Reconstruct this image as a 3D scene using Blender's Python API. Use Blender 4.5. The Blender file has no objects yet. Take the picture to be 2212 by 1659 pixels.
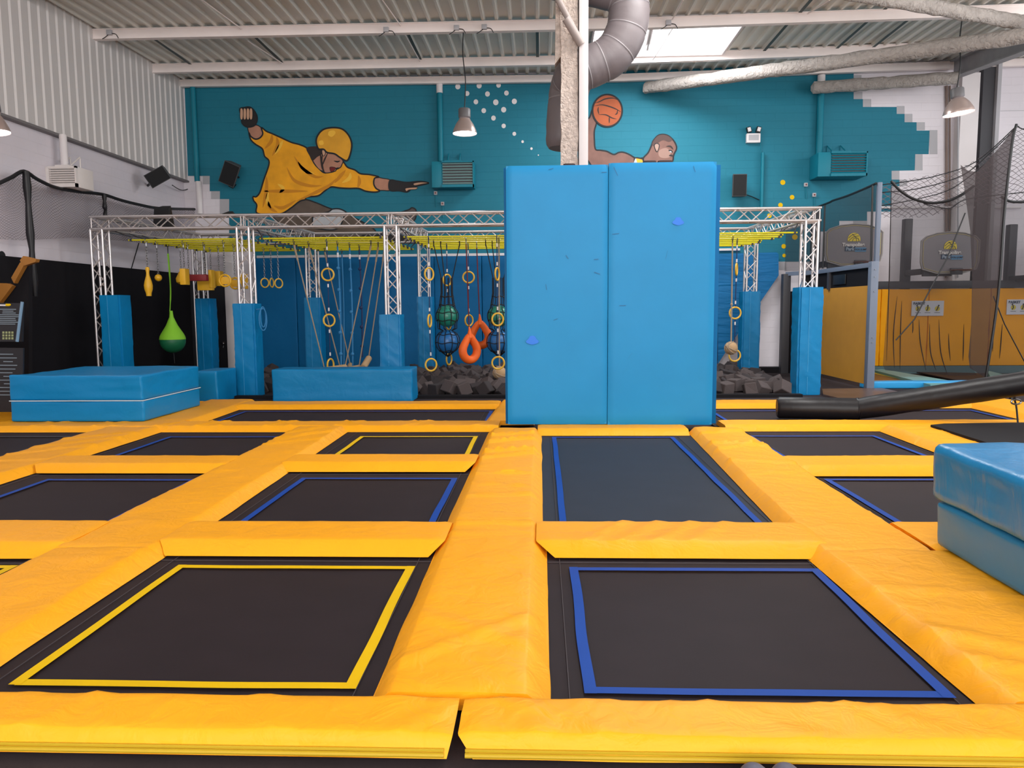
import bpy, bmesh, math, random
from mathutils import Vector, Matrix, noise, Euler
random.seed(7)
C = bpy.context.scene.collection
# ---------------------------------------------------------------- camera
F_PX, PITCH, YAW, ROLL, CAM_H = 1620.17, .0996401, .0391743, -.00752625, 1.7
_f = Vector((-math.sin(YAW)*math.cos(PITCH), math.cos(YAW)*math.cos(PITCH), -math.sin(PITCH)))
_r = Vector((math.cos(YAW), math.sin(YAW), 0)); _u = _r.cross(_f)
RT = _r*math.cos(ROLL)+_u*math.sin(ROLL); UP = -_r*math.sin(ROLL)+_u*math.cos(ROLL); FW = _f
cam = bpy.data.objects.new('camera', bpy.data.cameras.new('camera')); C.objects.link(cam)
cam.matrix_world = Matrix(((RT.x, UP.x, -FW.x, 0), (RT.y, UP.y, -FW.y, 0), (RT.z, UP.z, -FW.z, CAM_H), (0, 0, 0, 1)))
cam.data.sensor_width = 36; cam.data.lens = F_PX/2212*36; cam.data.clip_end = 200
bpy.context.scene.camera = cam
# ---------------------------------------------------------------- world, lights, exposure
w = bpy.data.worlds.new('world'); bpy.context.scene.world = w; w.use_nodes = True
w.node_tree.nodes['Background'].inputs[0].default_value = (.93, .95, 1, 1)
w.node_tree.nodes['Background'].inputs[1].default_value = 1.0
def area(name, loc, rot, sx, sy, power, col=(1, 1, 1)):
    l = bpy.data.lights.new(name, 'AREA'); l.shape = 'RECTANGLE'; l.size = sx; l.size_y = sy; l.energy = power; l.color = col
    o = bpy.data.objects.new(name, l); C.objects.link(o); o.location = loc; o.rotation_euler = rot; return o
area('skylight_daylight', (2.9, 17.6, 7.72), (0, 0, 0), 3, 1.6, 260, (.95, .98, 1))
area('skylight_daylight', (3.2, 10.2, 7.6), (0, 0, 0), 3, 2, 400, (1, .98, .96))
area('skylight_daylight', (3.2, 3.5, 7.5), (0, 0, 0), 3, 2, 400, (1, .98, .96))
area('skylight_daylight', (-5.5, 6.5, 7.5), (0, 0, 0), 3, 2, 40, (1, .98, .96))
area('front_fill_light', (1.5, -7, 3.2), (math.radians(96), 0, 0), 14, 4.5, 680, (1, .99, .97))  # added fill from behind the camera, brightens beams and upright faces
area('front_roof_fill', (1.5, -7.2, 6.2), (math.radians(118), 0, 0), 15, 1.6, 900, (1, .97, .95))  # added upward fill behind the camera, lifts the roof
area('side_roof_fill', (13.5, 8, 6.6), (0, math.radians(118), 0), 1.4, 14, 420, (1, .97, .95))  # added upward fill on the right side to brighten the ceiling
area('side_area_light', (12.9, 13, 4.8), (0, math.radians(90), 0), 3, 6, 160, (.97, .99, 1))  # soft area light from the right; no window is modelled there
vs = bpy.context.scene.view_settings
vs.view_transform = 'Standard'; vs.look = 'None'; vs.exposure = 0.33; vs.gamma = 1; vs.use_curve_mapping = False

# ---------------------------------------------------------------- picture point -> point on a real plane
CAMP = Vector((0, 0, CAM_H))
def _ray(px, py): return RT*(px-1106)-UP*(py-829.5)+FW*F_PX
def PY(px, py, Y): d = _ray(px, py); return CAMP+d*(Y/d.y)
def PX(px, py, X): d = _ray(px, py); return CAMP+d*(X/d.x)
def PZ(px, py, Z): d = _ray(px, py); return CAMP+d*((Z-CAM_H)/d.z)
def proj(p):
    v = Vector(p)-CAMP; z = v.dot(FW); return 1106+F_PX*v.dot(RT)/z, 829.5-F_PX*v.dot(UP)/z

# ---------------------------------------------------------------- materials
def lin(c):
    r = []
    for v in c:
        v /= 255; r.append(v/12.92 if v <= .04045 else ((v+.055)/1.055)**2.4)
    return (*r, 1)
MATS = {}
def mat(name, rgb, rough=.5, metal=0, spec=.5, bump=0, bscale=5, bdist=.02, stretch=(1, 1, 1), var=0, vscale=3, emit=None, coat=0):
    if name in MATS: return MATS[name]
    m = bpy.data.materials.new(name); m.use_nodes = True; nt = m.node_tree; b = nt.nodes['Principled BSDF']
    b.inputs['Base Color'].default_value = lin(rgb); b.inputs['Roughness'].default_value = rough
    b.inputs['Metallic'].default_value = metal; b.inputs['Specular IOR Level'].default_value = spec; b.inputs['Coat Weight'].default_value = coat
    if bump or var:
        tc = nt.nodes.new('ShaderNodeTexCoord'); mp = nt.nodes.new('ShaderNodeMapping'); mp.inputs['Scale'].default_value = stretch
        nt.links.new(tc.outputs['Object'], mp.inputs[0])
    if bump:
        n = nt.nodes.new('ShaderNodeTexNoise'); n.inputs['Scale'].default_value = bscale; n.inputs['Detail'].default_value = 4; n.inputs['Distortion'].default_value = .6
        nt.links.new(mp.outputs[0], n.inputs['Vector'])
        bp_ = nt.nodes.new('ShaderNodeBump'); bp_.inputs['Strength'].default_value = bump; bp_.inputs['Distance'].default_value = bdist
        nt.links.new(n.outputs[0], bp_.inputs['Height']); nt.links.new(bp_.outputs[0], b.inputs['Normal'])
    if var:
        n2 = nt.nodes.new('ShaderNodeTexNoise'); n2.inputs['Scale'].default_value = vscale; n2.inputs['Detail'].default_value = 5
        nt.links.new(mp.outputs[0], n2.inputs['Vector'])
        mr = nt.nodes.new('ShaderNodeMapRange'); mr.inputs[1].default_value = .3; mr.inputs[2].default_value = .7
        mr.inputs[3].default_value = 1-var; mr.inputs[4].default_value = 1+var; nt.links.new(n2.outputs[0], mr.inputs[0])
        mx = nt.nodes.new('ShaderNodeVectorMath'); mx.operation = 'SCALE'; mx.inputs[0].default_value = lin(rgb)[:3]
        nt.links.new(mr.outputs[0], mx.inputs['Scale']); nt.links.new(mx.outputs[0], b.inputs['Base Color'])
    if emit: b.inputs['Emission Color'].default_value = lin(rgb); b.inputs['Emission Strength'].default_value = emit
    MATS[name] = m; return m
def block_mat(name, rgb, axis='x', rough=.7, var=.03):
    """painted concrete block wall: shallow mortar joints in the relief"""
    m = mat(name, rgb, rough, var=var, vscale=1.3); nt = m.node_tree; b = nt.nodes['Principled BSDF']
    tc = nt.nodes.new('ShaderNodeTexCoord'); sp = nt.nodes.new('ShaderNodeSeparateXYZ'); cb = nt.nodes.new('ShaderNodeCombineXYZ')
    nt.links.new(tc.outputs['Object'], sp.inputs[0]); nt.links.new(sp.outputs['X' if axis == 'x' else 'Y'], cb.inputs[0]); nt.links.new(sp.outputs['Z'], cb.inputs[1])
    br = nt.nodes.new('ShaderNodeTexBrick'); br.inputs['Scale'].default_value = 1; br.inputs['Brick Width'].default_value = .5; br.inputs['Row Height'].default_value = .2
    br.inputs['Mortar Size'].default_value = .006; br.inputs['Color1'].default_value = (1, 1, 1, 1); br.inputs['Color2'].default_value = (.96, .96, .96, 1); br.inputs['Mortar'].default_value = (.55, .55, .55, 1)
    nt.links.new(cb.outputs[0], br.inputs['Vector'])
    n = nt.nodes.new('ShaderNodeTexNoise'); n.inputs['Scale'].default_value = 2.5; n.inputs['Detail'].default_value = 2; nt.links.new(tc.outputs['Object'], n.inputs['Vector'])
    mu = nt.nodes.new('ShaderNodeMath'); mu.operation = 'MULTIPLY'; nt.links.new(br.outputs[0], mu.inputs[0]); nt.links.new(n.outputs[0], mu.inputs[1])
    bp_ = nt.nodes.new('ShaderNodeBump'); bp_.inputs['Strength'].default_value = .8; bp_.inputs['Distance'].default_value = .016
    nt.links.new(mu.outputs[0], bp_.inputs['Height']); nt.links.new(bp_.outputs[0], b.inputs['Normal'])
    return m
def net_mat(name, rgb, s=.06, wd=.16, axis='x', base=.0):
    """knotted diamond netting: strands opaque, holes open; base = share of a fine veil"""
    m = bpy.data.materials.new(name); m.use_nodes = True; nt = m.node_tree; b = nt.nodes['Principled BSDF']
    b.inputs['Base Color'].default_value = lin(rgb); b.inputs['Roughness'].default_value = .8
    out = nt.nodes['Material Output']; tr = nt.nodes.new('ShaderNodeBsdfTransparent'); mx = nt.nodes.new('ShaderNodeMixShader')
    nt.links.new(tr.outputs[0], mx.inputs[1]); nt.links.new(b.outputs[0], mx.inputs[2]); nt.links.new(mx.outputs[0], out.inputs[0])
    if s == 0: mx.inputs[0].default_value = base; return m
    tc = nt.nodes.new('ShaderNodeTexCoord'); sp = nt.nodes.new('ShaderNodeSeparateXYZ')
    nz = nt.nodes.new('ShaderNodeTexNoise'); nz.inputs['Scale'].default_value = 1.3; nt.links.new(tc.outputs['Object'], nz.inputs['Vector'])
    ad = nt.nodes.new('ShaderNodeVectorMath'); ad.operation = 'MULTIPLY_ADD'; ad.inputs[1].default_value = (.35, .35, .35)
    nt.links.new(nz.outputs['Color'], ad.inputs[0]); nt.links.new(tc.outputs['Object'], ad.inputs[2]); nt.links.new(ad.outputs[0], sp.inputs[0])
    U = sp.outputs['X' if axis == 'x' else 'Y']; V = sp.outputs['Z']
    def M(op, a, b_=None):
        n = nt.nodes.new('ShaderNodeMath'); n.operation = op
        for i, v in enumerate((a, b_)):
            if v is None: continue
            if isinstance(v, (int, float)): n.inputs[i].default_value = v
            else: nt.links.new(v, n.inputs[i])
        return n.outputs[0]
    def line(sgn):
        t = M('ADD' if sgn > 0 else 'SUBTRACT', M('MULTIPLY', U, .6), V)
        return M('LESS_THAN', M('ABSOLUTE', M('SUBTRACT', M('FRACT', M('MULTIPLY', t, 1/s)), .5)), wd/2)
    f = M('MAXIMUM', line(1), line(-1))
    if base: f = M('MAXIMUM', f, base)
    nt.links.new(f, mx.inputs[0]); return m

M_YEL = mat('yellow_vinyl', (243, 165, 26), .48, spec=.2, bump=.6, bscale=7, bdist=.02, stretch=(1, 1, 1), var=.035, vscale=1.2)
M_YELEDGE = mat('lemon_piping_vinyl', (186, 152, 34), .5, spec=.2)
M_BLUE = mat('blue_vinyl', (4, 122, 178), .42, spec=.3, bump=.3, bscale=4, bdist=.03, var=.03, vscale=2)
M_BLUEW = mat('blue_wall_vinyl', (24, 136, 192), .5, spec=.3, bump=.12, bscale=2.5, bdist=.03, var=.03, vscale=2)
M_BLUED = mat('deep_blue_vinyl', (0, 98, 152), .5, spec=.2, bump=.3, bscale=2.5, bdist=.03, var=.03)
M_WRINK = mat('blue_gathered_vinyl', (30, 128, 184), .3, spec=.6, bump=.25, bscale=3.0, bdist=.05, stretch=(1.6, 1.6, .6), var=.03)
M_BLKV = mat('black_vinyl', (24, 22, 25), .42, spec=.35, bump=.3, bscale=5)
M_BED = mat('trampoline_mesh', (38, 29, 33), .7, spec=.22, bump=.15, bscale=160, bdist=.002, stretch=(1, 1.6, 1), var=.10, vscale=2.5)
M_CARPET = mat('charcoal_carpet', (52, 44, 46), .9, spec=.2, var=.1, vscale=4, bump=.3, bscale=200, bdist=.003)
M_BLACK = mat('matt_black', (22, 20, 24), .75, spec=.2, var=.08)
M_TAPEB = mat('blue_tape', (14, 66, 154), .6, spec=.2, var=.05)
M_TAPEY = mat('yellow_tape', (222, 180, 0), .6, spec=.2, var=.04)
M_WHITE = mat('white_paint', (226, 219, 219), .6, var=.03, vscale=1)
M_BEAM = mat('painted_steel_white', (244, 232, 228), .5, var=.04, vscale=1.5)
M_DECK = mat('roof_sheet', (222, 220, 212), .45, var=.03, vscale=1)
M_CLAD = mat('cladding_sheet', (212, 207, 205), .5, var=.02, vscale=1)
M_BLOCKW = block_mat('white_blockwork', (226, 219, 224))
M_BLOCKWY = block_mat('white_blockwork_side', (222, 215, 222), 'y')
M_TEAL = block_mat('turquoise_blockwork', (6, 112, 134), 'x')
M_TEALP = mat('turquoise_paint', (12, 118, 138), .5, spec=.3)
M_GREYP = mat('grey_paint', (176, 174, 178), .7)
M_ALU = mat('aluminium', (214, 208, 208), .38, .75, bump=.1, bscale=40, bdist=.001)
M_ALUD = mat('aluminium_brace', (206, 198, 196), .42, .6)
M_BARY = mat('yellow_bar_paint', (222, 210, 20), .35)
M_ROPE = mat('tan_rope', (160, 140, 118), .85, bump=.6, bscale=90, bdist=.004)
M_WOODR = mat('jute_wrapping', (182, 150, 112), .85, bump=.7, bscale=60, bdist=.006)
M_ROPEB = mat('blue_rope', (50, 124, 176), .8)
M_ROPEK = mat('black_rope', (22, 22, 26), .7)
M_ROPEN = mat('navy_rope', (26, 48, 92), .7)
M_ROPER = mat('maroon_webbing', (110, 22, 26), .7, bump=.6, bscale=60, bdist=.004)
M_ORANGE = mat('orange_foam', (242, 104, 26), .6, bump=.3, bscale=60, bdist=.004)
M_RINGY = mat('yellow_wood_ring', (228, 180, 60), .45)
M_TOYY = mat('yellow_grip', (226, 172, 30), .45)
M_RED = mat('maroon_grip', (128, 22, 28), .5)
M_GREENN = mat('lime_net', (130, 196, 40), .7, bump=.6, bscale=80, bdist=.004)
M_GREEND = mat('dark_green_ball', (18, 98, 62), .5, bump=.4, bscale=80, bdist=.004)
M_GREENB = mat('green_ball', (36, 132, 112), .35)
M_BLUEB = mat('blue_ball', (38, 110, 176), .35)
M_STEEL = mat('zinc_steel', (150, 150, 152), .35, 1)
M_GREYST = mat('grey_painted_steel', (110, 120, 138), .45)
M_DKST = mat('dark_steel', (58, 57, 62), .5)
M_CONC = mat('sprayed_fireproofing', (196, 180, 170), .95, bump=1, bscale=22, bdist=.05, var=.22, vscale=14)
M_CONCG = mat('sprayed_fireproofing_grey', (168, 160, 154), .95, bump=1, bscale=14, bdist=.05, var=.12, vscale=9)
M_DUCT = mat('grey_duct', (108, 100, 102), .5, var=.04, vscale=2, bump=.2, bscale=2.5, bdist=.05)
M_FOAM = mat('grey_foam', (76, 67, 67), .95, bump=.4, bscale=60, bdist=.006)
M_FOAMD = mat('dark_foam', (50, 44, 46), .95, bump=.4, bscale=60, bdist=.006)
M_LAMPG = mat('lamp_housing_grey', (98, 96, 98), .45)
M_SHADE = mat('lamp_shade_aluminium', (196, 176, 170), .3, .6)
M_BULB = mat('lamp_glow', (255, 236, 236), .5, emit=9)
M_SKY = mat('skylight_pane', (255, 255, 255), .5, emit=2.2)
M_ORPL = mat('ochre_edge', (150, 98, 34), .6, var=.06)
M_BROWN = mat('brown_gloss_mat', (92, 72, 64), .32, var=.08, vscale=2)
M_TEALV = mat('teal_pad', (112, 168, 172), .5)
M_YELP = mat('yellow_wall_vinyl', (246, 166, 8), .5, spec=.2, bump=.4, bscale=2.2, bdist=.04, stretch=(1, 1, 1), var=.03)
M_YELD = mat('ochre_board', (200, 142, 46), .55, var=.04)
M_PLASTK = mat('black_plastic', (20, 20, 23), .45)
M_GRILLE = mat('speaker_cloth', (14, 14, 17), .8)
M_BOARDG = mat('backboard_grey', (128, 122, 126), .5)
M_LINEY = mat('backboard_yellow', (212, 190, 60), .5)
M_CREAM = mat('cream_line', (196, 180, 140), .5)
M_LBLUE = mat('logo_blue', (86, 140, 180), .5)
M_LNAVY = mat('logo_navy', (40, 60, 84), .5)
M_LWHT = mat('logo_white', (225, 220, 215), .5)
M_NETF = net_mat('fine_net', (34, 28, 32), 0, base=.52)
M_NETD = net_mat('fine_net_double', (40, 28, 30), 0, base=.84)
M_NETC = net_mat('coarse_net', (96, 86, 90), .11, .11, 'x')
M_NETL = net_mat('left_net', (120, 112, 118), .05, .2, 'y', .14)
M_STRIPE = mat('poster_text_grey', (120, 132, 142), .6)

# ---------------------------------------------------------------- mesh building
class MB:
    def __init__(s): s.v = []; s.f = []; s.sm = []
    def add(s, vs_, fs, smooth=False):
        o = len(s.v); s.v += [tuple(v) for v in vs_]; s.f += [[i+o for i in f] for f in fs]; s.sm += [smooth]*len(fs); return s
    def box(s, x0, x1, y0, y1, z0, z1, r=0, seg=2, rot=None):
        bm = bmesh.new(); bmesh.ops.create_cube(bm, size=1)
        for v in bm.verts: v.co = Vector(((v.co.x)*(x1-x0), v.co.y*(y1-y0), v.co.z*(z1-z0)))
        if r: bmesh.ops.bevel(bm, geom=bm.edges[:], offset=r, segments=seg, profile=.6, affect='EDGES')
        c = Vector(((x0+x1)/2, (y0+y1)/2, (z0+z1)/2))
        bm.verts.index_update()
        vs_ = [(rot @ v.co if rot else v.co)+c for v in bm.verts]
        s.add(vs_, [[v.index for v in f.verts] for f in bm.faces], bool(r)); bm.free(); return s
    def quad(s, *p): return s.add(p, [list(range(len(p)))])
    def prism(s, pts, d):           # planar outline given thickness by vector d
        n = len(pts); d = Vector(d); a = [Vector(p) for p in pts]
        return s.add(a+[p+d for p in a], [list(range(n))[::-1], list(range(n, 2*n))]+[[i, (i+1) % n, n+(i+1) % n, n+i] for i in range(n)])
    def tube(s, path, r, seg=10, cap=True, closed=False, flat=1):
        path = [Vector(p) for p in path]; n = len(path); rs = r if isinstance(r, (list, tuple)) else [r]*n
        rings = []; pn = None
        for i in range(n):
            if closed: t = path[(i+1) % n]-path[i-1]
            else: t = path[min(i+1, n-1)]-path[max(i-1, 0)]
            t.normalize()
            if pn is None:
                a = Vector((0, 0, 1)) if abs(t.z) < .9 else Vector((1, 0, 0)); nn = t.cross(a).normalized()
            else: nn = (pn-t*pn.dot(t)).normalized()
            pn = nn; b = t.cross(nn)
            rings.append([path[i]+nn*math.cos(k*2*math.pi/seg)*rs[i]+b*math.sin(k*2*math.pi/seg)*rs[i]*flat for k in range(seg)])
        vs_ = [p for r_ in rings for p in r_]; fs = []
        m = n if closed else n-1
        for i in range(m):
            j = (i+1) % n
            for k in range(seg): fs.append([i*seg+k, i*seg+(k+1) % seg, j*seg+(k+1) % seg, j*seg+k])
        s.add(vs_, fs, True)
        if cap and not closed: s.add(rings[0], [list(range(seg))[::-1]]); s.add(rings[-1], [list(range(seg))])
        return s
    def lathe(s, prof, c, seg=24, axis='z', rot=None):
        vs_ = []; fs = []; n = len(prof)
        for i in range(seg):
            a = 2*math.pi*i/seg
            for r, h in prof:
                v = Vector((r*math.cos(a), r*math.sin(a), h))
                if axis == 'y': v = Vector((v.x, v.z, v.y))
                if rot: v = rot @ v
                vs_.append(v+Vector(c))
        for i in range(seg):
            j = (i+1) % seg
            for k in range(n-1): fs.append([i*n+k, j*n+k, j*n+k+1, i*n+k+1])
        return s.add(vs_, fs, True)
    def ball(s, c, r, seg=20, sc=(1, 1, 1)):
        p = [(r*math.sin(math.pi*k/(seg//2))*sc[0]+1e-5, r*-math.cos(math.pi*k/(seg//2))*sc[2]) for k in range(seg//2+1)]
        return s.lathe(p, c, seg)
    def torus(s, c, R, r, rot=None, seg=28, rs=8, sx=1, sz=1):   # ring in the XZ plane
        path = []
        for k in range(seg):
            a = 2*math.pi*k/seg; v = Vector((R*math.cos(a)*sx, 0, R*math.sin(a)*sz))
            if rot: v = rot @ v
            path.append(Vector(c)+v)
        return s.tube(path, r, rs, closed=True)
    def build(s, name, m, parent=None, tagd=None, angle=40):
        me = bpy.data.meshes.new(name); me.from_pydata(s.v, [], s.f); me.validate()
        me.polygons.foreach_set('use_smooth', s.sm if len(s.sm) == len(me.polygons) else [False]*len(me.polygons))
        bm = bmesh.new(); bm.from_mesh(me); bmesh.ops.recalc_face_normals(bm, faces=bm.faces); bm.to_mesh(me); bm.free()
        if any(s.sm): me.set_sharp_from_angle(angle=math.radians(angle))
        me.materials.append(m); o = bpy.data.objects.new(name, me); C.objects.link(o)
        if parent: o.parent = parent; org = ORG[parent.name]
        else:
            xs = [v[0] for v in s.v]; ys = [v[1] for v in s.v]; org = Vector(((min(xs)+max(xs))/2, (min(ys)+max(ys))/2, min(v[2] for v in s.v))); o.location = org
        me.transform(Matrix.Translation(-org)); ORG[o.name] = org
        if tagd: tag(o, *tagd)
        return o
ORG = {}
def tag(o, label=None, cat=None, group=None, kind=None):
    if label: o['label'] = label
    if cat: o['category'] = cat
    if group: o['group'] = group
    if kind: o['kind'] = kind
    return o
def thing(name, label, cat, loc, group=None):
    o = bpy.data.objects.new(name, None); C.objects.link(o); o.location = Vector(loc); o.empty_display_size = .1
    ORG[o.name] = Vector(loc); return tag(o, label, cat, group)
def struct(name, mb, m, parent=None):
    o = mb.build(name, m, parent)
    if not parent: o['kind'] = 'structure'
    return o
def smooth_px(pts, n=6):
    out = []; N = len(pts)
    for i in range(N):
        p0, p1, p2, p3 = [Vector(pts[(i+k) % N]) for k in (-1, 0, 1, 2)]
        for k in range(n):
            t = k/n; out.append(.5*((2*p1)+(p2-p0)*t+(2*p0-5*p1+4*p2-p3)*t*t+(3*p1-p0-3*p2+p3)*t**3))
    return out
def smooth3(pts, n=8):
    pts = [Vector(p) for p in pts]; out = []; N = len(pts)
    for i in range(N-1):
        p0, p1, p2, p3 = pts[max(i-1, 0)], pts[i], pts[i+1], pts[min(i+2, N-1)]
        for k in range(n):
            t = k/n; out.append(.5*((2*p1)+(p2-p0)*t+(2*p0-5*p1+4*p2-p3)*t*t+(3*p1-p0-3*p2+p3)*t**3))
    out.append(pts[-1]); return out

# ================================================================ THE HALL
YB, XL = 20.5, -9.7                      # back wall, left wall
def zc(x, y): return 7.80+(y-16.4)*.025+max(0, x-3)*.014
mb = MB().box(-14, 17, -9, 22, -.35, -.03); struct('floor', mb, M_CARPET)
# back wall: white blockwork, with the turquoise paint field and grey half-tone blocks on it
wb = struct('wall_back', MB().box(-9.7, 17, YB, YB+.3, -.05, 8.6), M_BLOCKW)
teal = [(398, 170), (1200, 160), (1844, 130), (1844, 214), (1864, 214), (1864, 231), (1937, 231), (1937, 246), (1954, 246), (1954, 264), (1980, 264), (1980, 282), (2008, 282), (2006, 333),
        (1977, 333), (1976, 368), (1926, 369), (1926, 388), (1943, 388), (1943, 402), (1926, 402), (1926, 457), (1873, 457), (1873, 477), (1813, 477), (1813, 500), (1760, 500), (1760, 565), (1698, 565), (1640, 566), (1640, 712), (1545, 712), (1500, 800),
        (548, 800), (548, 530), (495, 530), (495, 430), (475, 430), (475, 413), (453, 413), (453, 380), (406, 380)]
struct('turquoise_paint', MB().quad(*[PY(x, y, YB-.006) for x, y in teal]), M_TEAL, wb)
mb = MB()
for x0, x1, y0, y1 in [(1844, 1861, 162, 178), (1844, 1863, 198, 214), (1864, 1882, 214, 231), (1937, 1954, 229, 246), (1954, 1971, 246, 264), (1980, 1998, 264, 281), (2008, 2025, 281, 333), (1977, 1993, 333, 368), (1926, 1943, 369, 388), (1943, 1960, 388, 402), (438, 453, 380, 398), (456, 475, 413, 430), (475, 495, 430, 466), (1683, 1698, 566, 583), (1843, 1873, 477, 500)]:
    mb.quad(*[PY(x, y, YB-.008) for x, y in ((x0, y0), (x1, y0), (x1, y1), (x0, y1))])
struct('grey_paint_blocks', mb, M_GREYP, wb)
# painted bubbles: white on the left of the column, yellow far right
def dots(D, m, lb):
    t = thing('mural_dots', lb, 'mural', D[0][0])
    for d in D: MB().quad(*d).build('dot', m, t)
DT = []
for x, y, r in [(1009, 202, 5), (1053, 203, 5.2), (1094, 201, 5), (1028, 220, 5), (1071, 221, 5.8), (1111, 219, 5.5), (1045, 239, 5), (1088, 237, 5.5), (1066, 255, 5), (1088, 272, 4.6), (1111, 289, 4), (1129, 306, 2.8), (1148, 321, 2.6), (1163, 335, 1.3), (989, 187, 5.5), (1035, 185, 5.5), (1077, 184, 5)]:
    DT.append(([PY(x+r*math.cos(a), y+r*1.1*math.sin(a), YB-.01) for a in [k*math.pi/9 for k in range(18)]]))
dots(DT, M_WHITE, 'scatter of white dots painted on the turquoise wall behind the hanging lamp')
DT = []
for x, y, r in [(1691, 394, 5.5), (1711, 426, 5), (1686, 443, 5), (1662, 466, 5), (1693, 532, 5), (1717, 512, 6), (1694, 552, 4)]:
    DT.append([PY(x+r*math.cos(a), y+r*math.sin(a), YB-.01) for a in [k*math.pi/9 for k in range(18)]])
dots(DT, M_TAPEY, 'few yellow dots painted on the turquoise wall above the right truss')

# left wall: blockwork below, ribbed cladding above with a ledge
struct('wall_left', MB().box(XL-.3, XL, -6, YB, -.05, 5.3), M_BLOCKWY)
mb = MB(); ys = []; y = 3.0; prof = []
while y < YB:
    prof += [(y, 0), (y+.03, .028), (y+.235, .008), (y+.265, 0)]; y += .27
prof.append((YB, 0))
vs_ = []; fs = []
for i, (y, d) in enumerate(prof):
    vs_ += [(XL+.10+d, y, 5.24), (XL+.10+d, y, 8.6)]
    if i: fs.append([2*i-2, 2*i, 2*i+1, 2*i-1])
mb.add(vs_, fs); struct('wall_left_cladding', mb, M_CLAD)
struct('trim_1', MB().box(XL, XL+.15, 3, YB, 5.19, 5.235), mat('ledge_grey', (120, 115, 116), .6))
# ceiling: ribbed roof sheet with an opening for the skylight
SKX0, SKX1, SKY0, SKY1 = 1.2, 4.35, 16.55, 18.85
def ribs(xa, xb, ya, yb):
    mb = MB(); P = []; n0 = math.floor(xa/.285); x = n0*.285
    while x < xb:
        for dx, dz in ((0, 0), (.175, 0), (.205, -.06), (.25, -.06)):
            if xa <= x+dx <= xb: P.append((x+dx, dz))
        x += .285
    P = [(xa, P[0][1])]+P+[(xb, P[-1][1])]
    vs_ = []; fs = []
    for i, (x, dz) in enumerate(P):
        vs_ += [(x, ya, zc(x, ya)+dz), (x, yb, zc(x, yb)+dz)]
        if i: fs.append([2*i-2, 2*i, 2*i+1, 2*i-1])
    return mb.add(vs_, fs)
cl = ribs(XL, 14, -8, SKY0)
for a in ((XL, SKX0, SKY0, SKY1), (SKX1, 14, SKY0, SKY1), (XL, 14, SKY1, YB)):
    r_ = ribs(*a); cl.add(r_.v, r_.f)
struct('ceiling', cl, M_DECK)
mb = MB()
for xx in (-8.75, -6.3, -3.05, -.15, 5.4, 6.9, 7.7):                         # dark lap joints between roof sheets
    x = math.floor(xx/.285)*.285+.225
    for ya, yb in ((16.55, 18.85), (14.1, 16.35)) if xx > 0 else ((16.55, 18.85),):
        mb.box(x-.035, x+.035, ya, yb, zc(x, (ya+yb)/2)-.075, zc(x, (ya+yb)/2)-.07)
struct('trim_2', mb, mat('lap_joint', (70, 82, 82), .6))
# skylight
sk = MB().quad(*[(x, y, zc(x, y)+.32) for x, y in ((SKX0, SKY0), (SKX1, SKY0), (SKX1, SKY1), (SKX0, SKY1))]).build('window_1', M_SKY); sk['kind'] = 'structure'
mb = MB()
for x0, x1, y0, y1 in ((SKX0-.04, SKX0, SKY0, SKY1), (SKX1, SKX1+.04, SKY0, SKY1), (SKX0, SKX1, SKY0-.04, SKY0), (SKX0, SKX1, SKY1, SKY1+.04)):
    mb.box(x0, x1, y0, y1, 7.72, 8.2)
struct('window_frame', mb, M_WHITE, sk)
mb = MB(); mb.tube([(2.45, 17.1, 7.9), (2.5, 18.3, 7.72)], .05); mb.tube([(2.95, 16.6, 7.8), (2.7, 18.8, 7.62)], .012, 6)
struct('window_opener', mb, M_WHITE, sk)
# roof beams (white I-sections running across)
def ibeam(pts, h=.24, b=.13):
    mb = MB()
    for i in range(len(pts)-1):
        (xa, y, za), (xb, _, zb) = pts[i], pts[i+1]
        for (dy0, dy1, dz0, dz1) in ((-b/2, b/2, 0, .015), (-b/2, b/2, h-.015, h), (-.012, .012, .01, h-.01)):
            mb.add([(xa, y+dy0, za+dz0), (xb, y+dy0, zb+dz0), (xb, y+dy1, zb+dz0), (xa, y+dy1, za+dz0), (xa, y+dy0, za+dz1), (xb, y+dy0, zb+dz1), (xb, y+dy1, zb+dz1), (xa, y+dy1, za+dz1)],
                   [[0, 1, 2, 3], [4, 5, 6, 7], [0, 1, 5, 4], [1, 2, 6, 5], [2, 3, 7, 6], [3, 0, 4, 7]])
        mb.box(min(xa, xb), max(xa, xb), y-b/2-.004, y-b/2+.004, (za+zb)/2+.004, (za+zb)/2+h-.005) if False else None
    return mb
beams = [([(-9.6, 20.36, 7.66), (2.2, 20.36, 7.585), (13.8, 20.36, 7.80)], 'white steel roof beam against the top of the turquoise wall'),
         ([(-9.6, 18.95, 7.59), (2.2, 18.95, 7.585), (13.8, 18.95, 7.80)], 'white steel roof beam along the far edge of the skylight'),
         ([(-9.6, 16.45, 7.53), (2.2, 16.45, 7.51), (13.8, 16.45, 7.66)], 'white steel roof beam with small junction boxes, near edge of the skylight'),
         ([(-9.6, 14.1, 7.50), (2.2, 14.1, 7.48), (13.8, 14.1, 7.60)], 'white steel roof beam at the very top edge of the view')]
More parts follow.
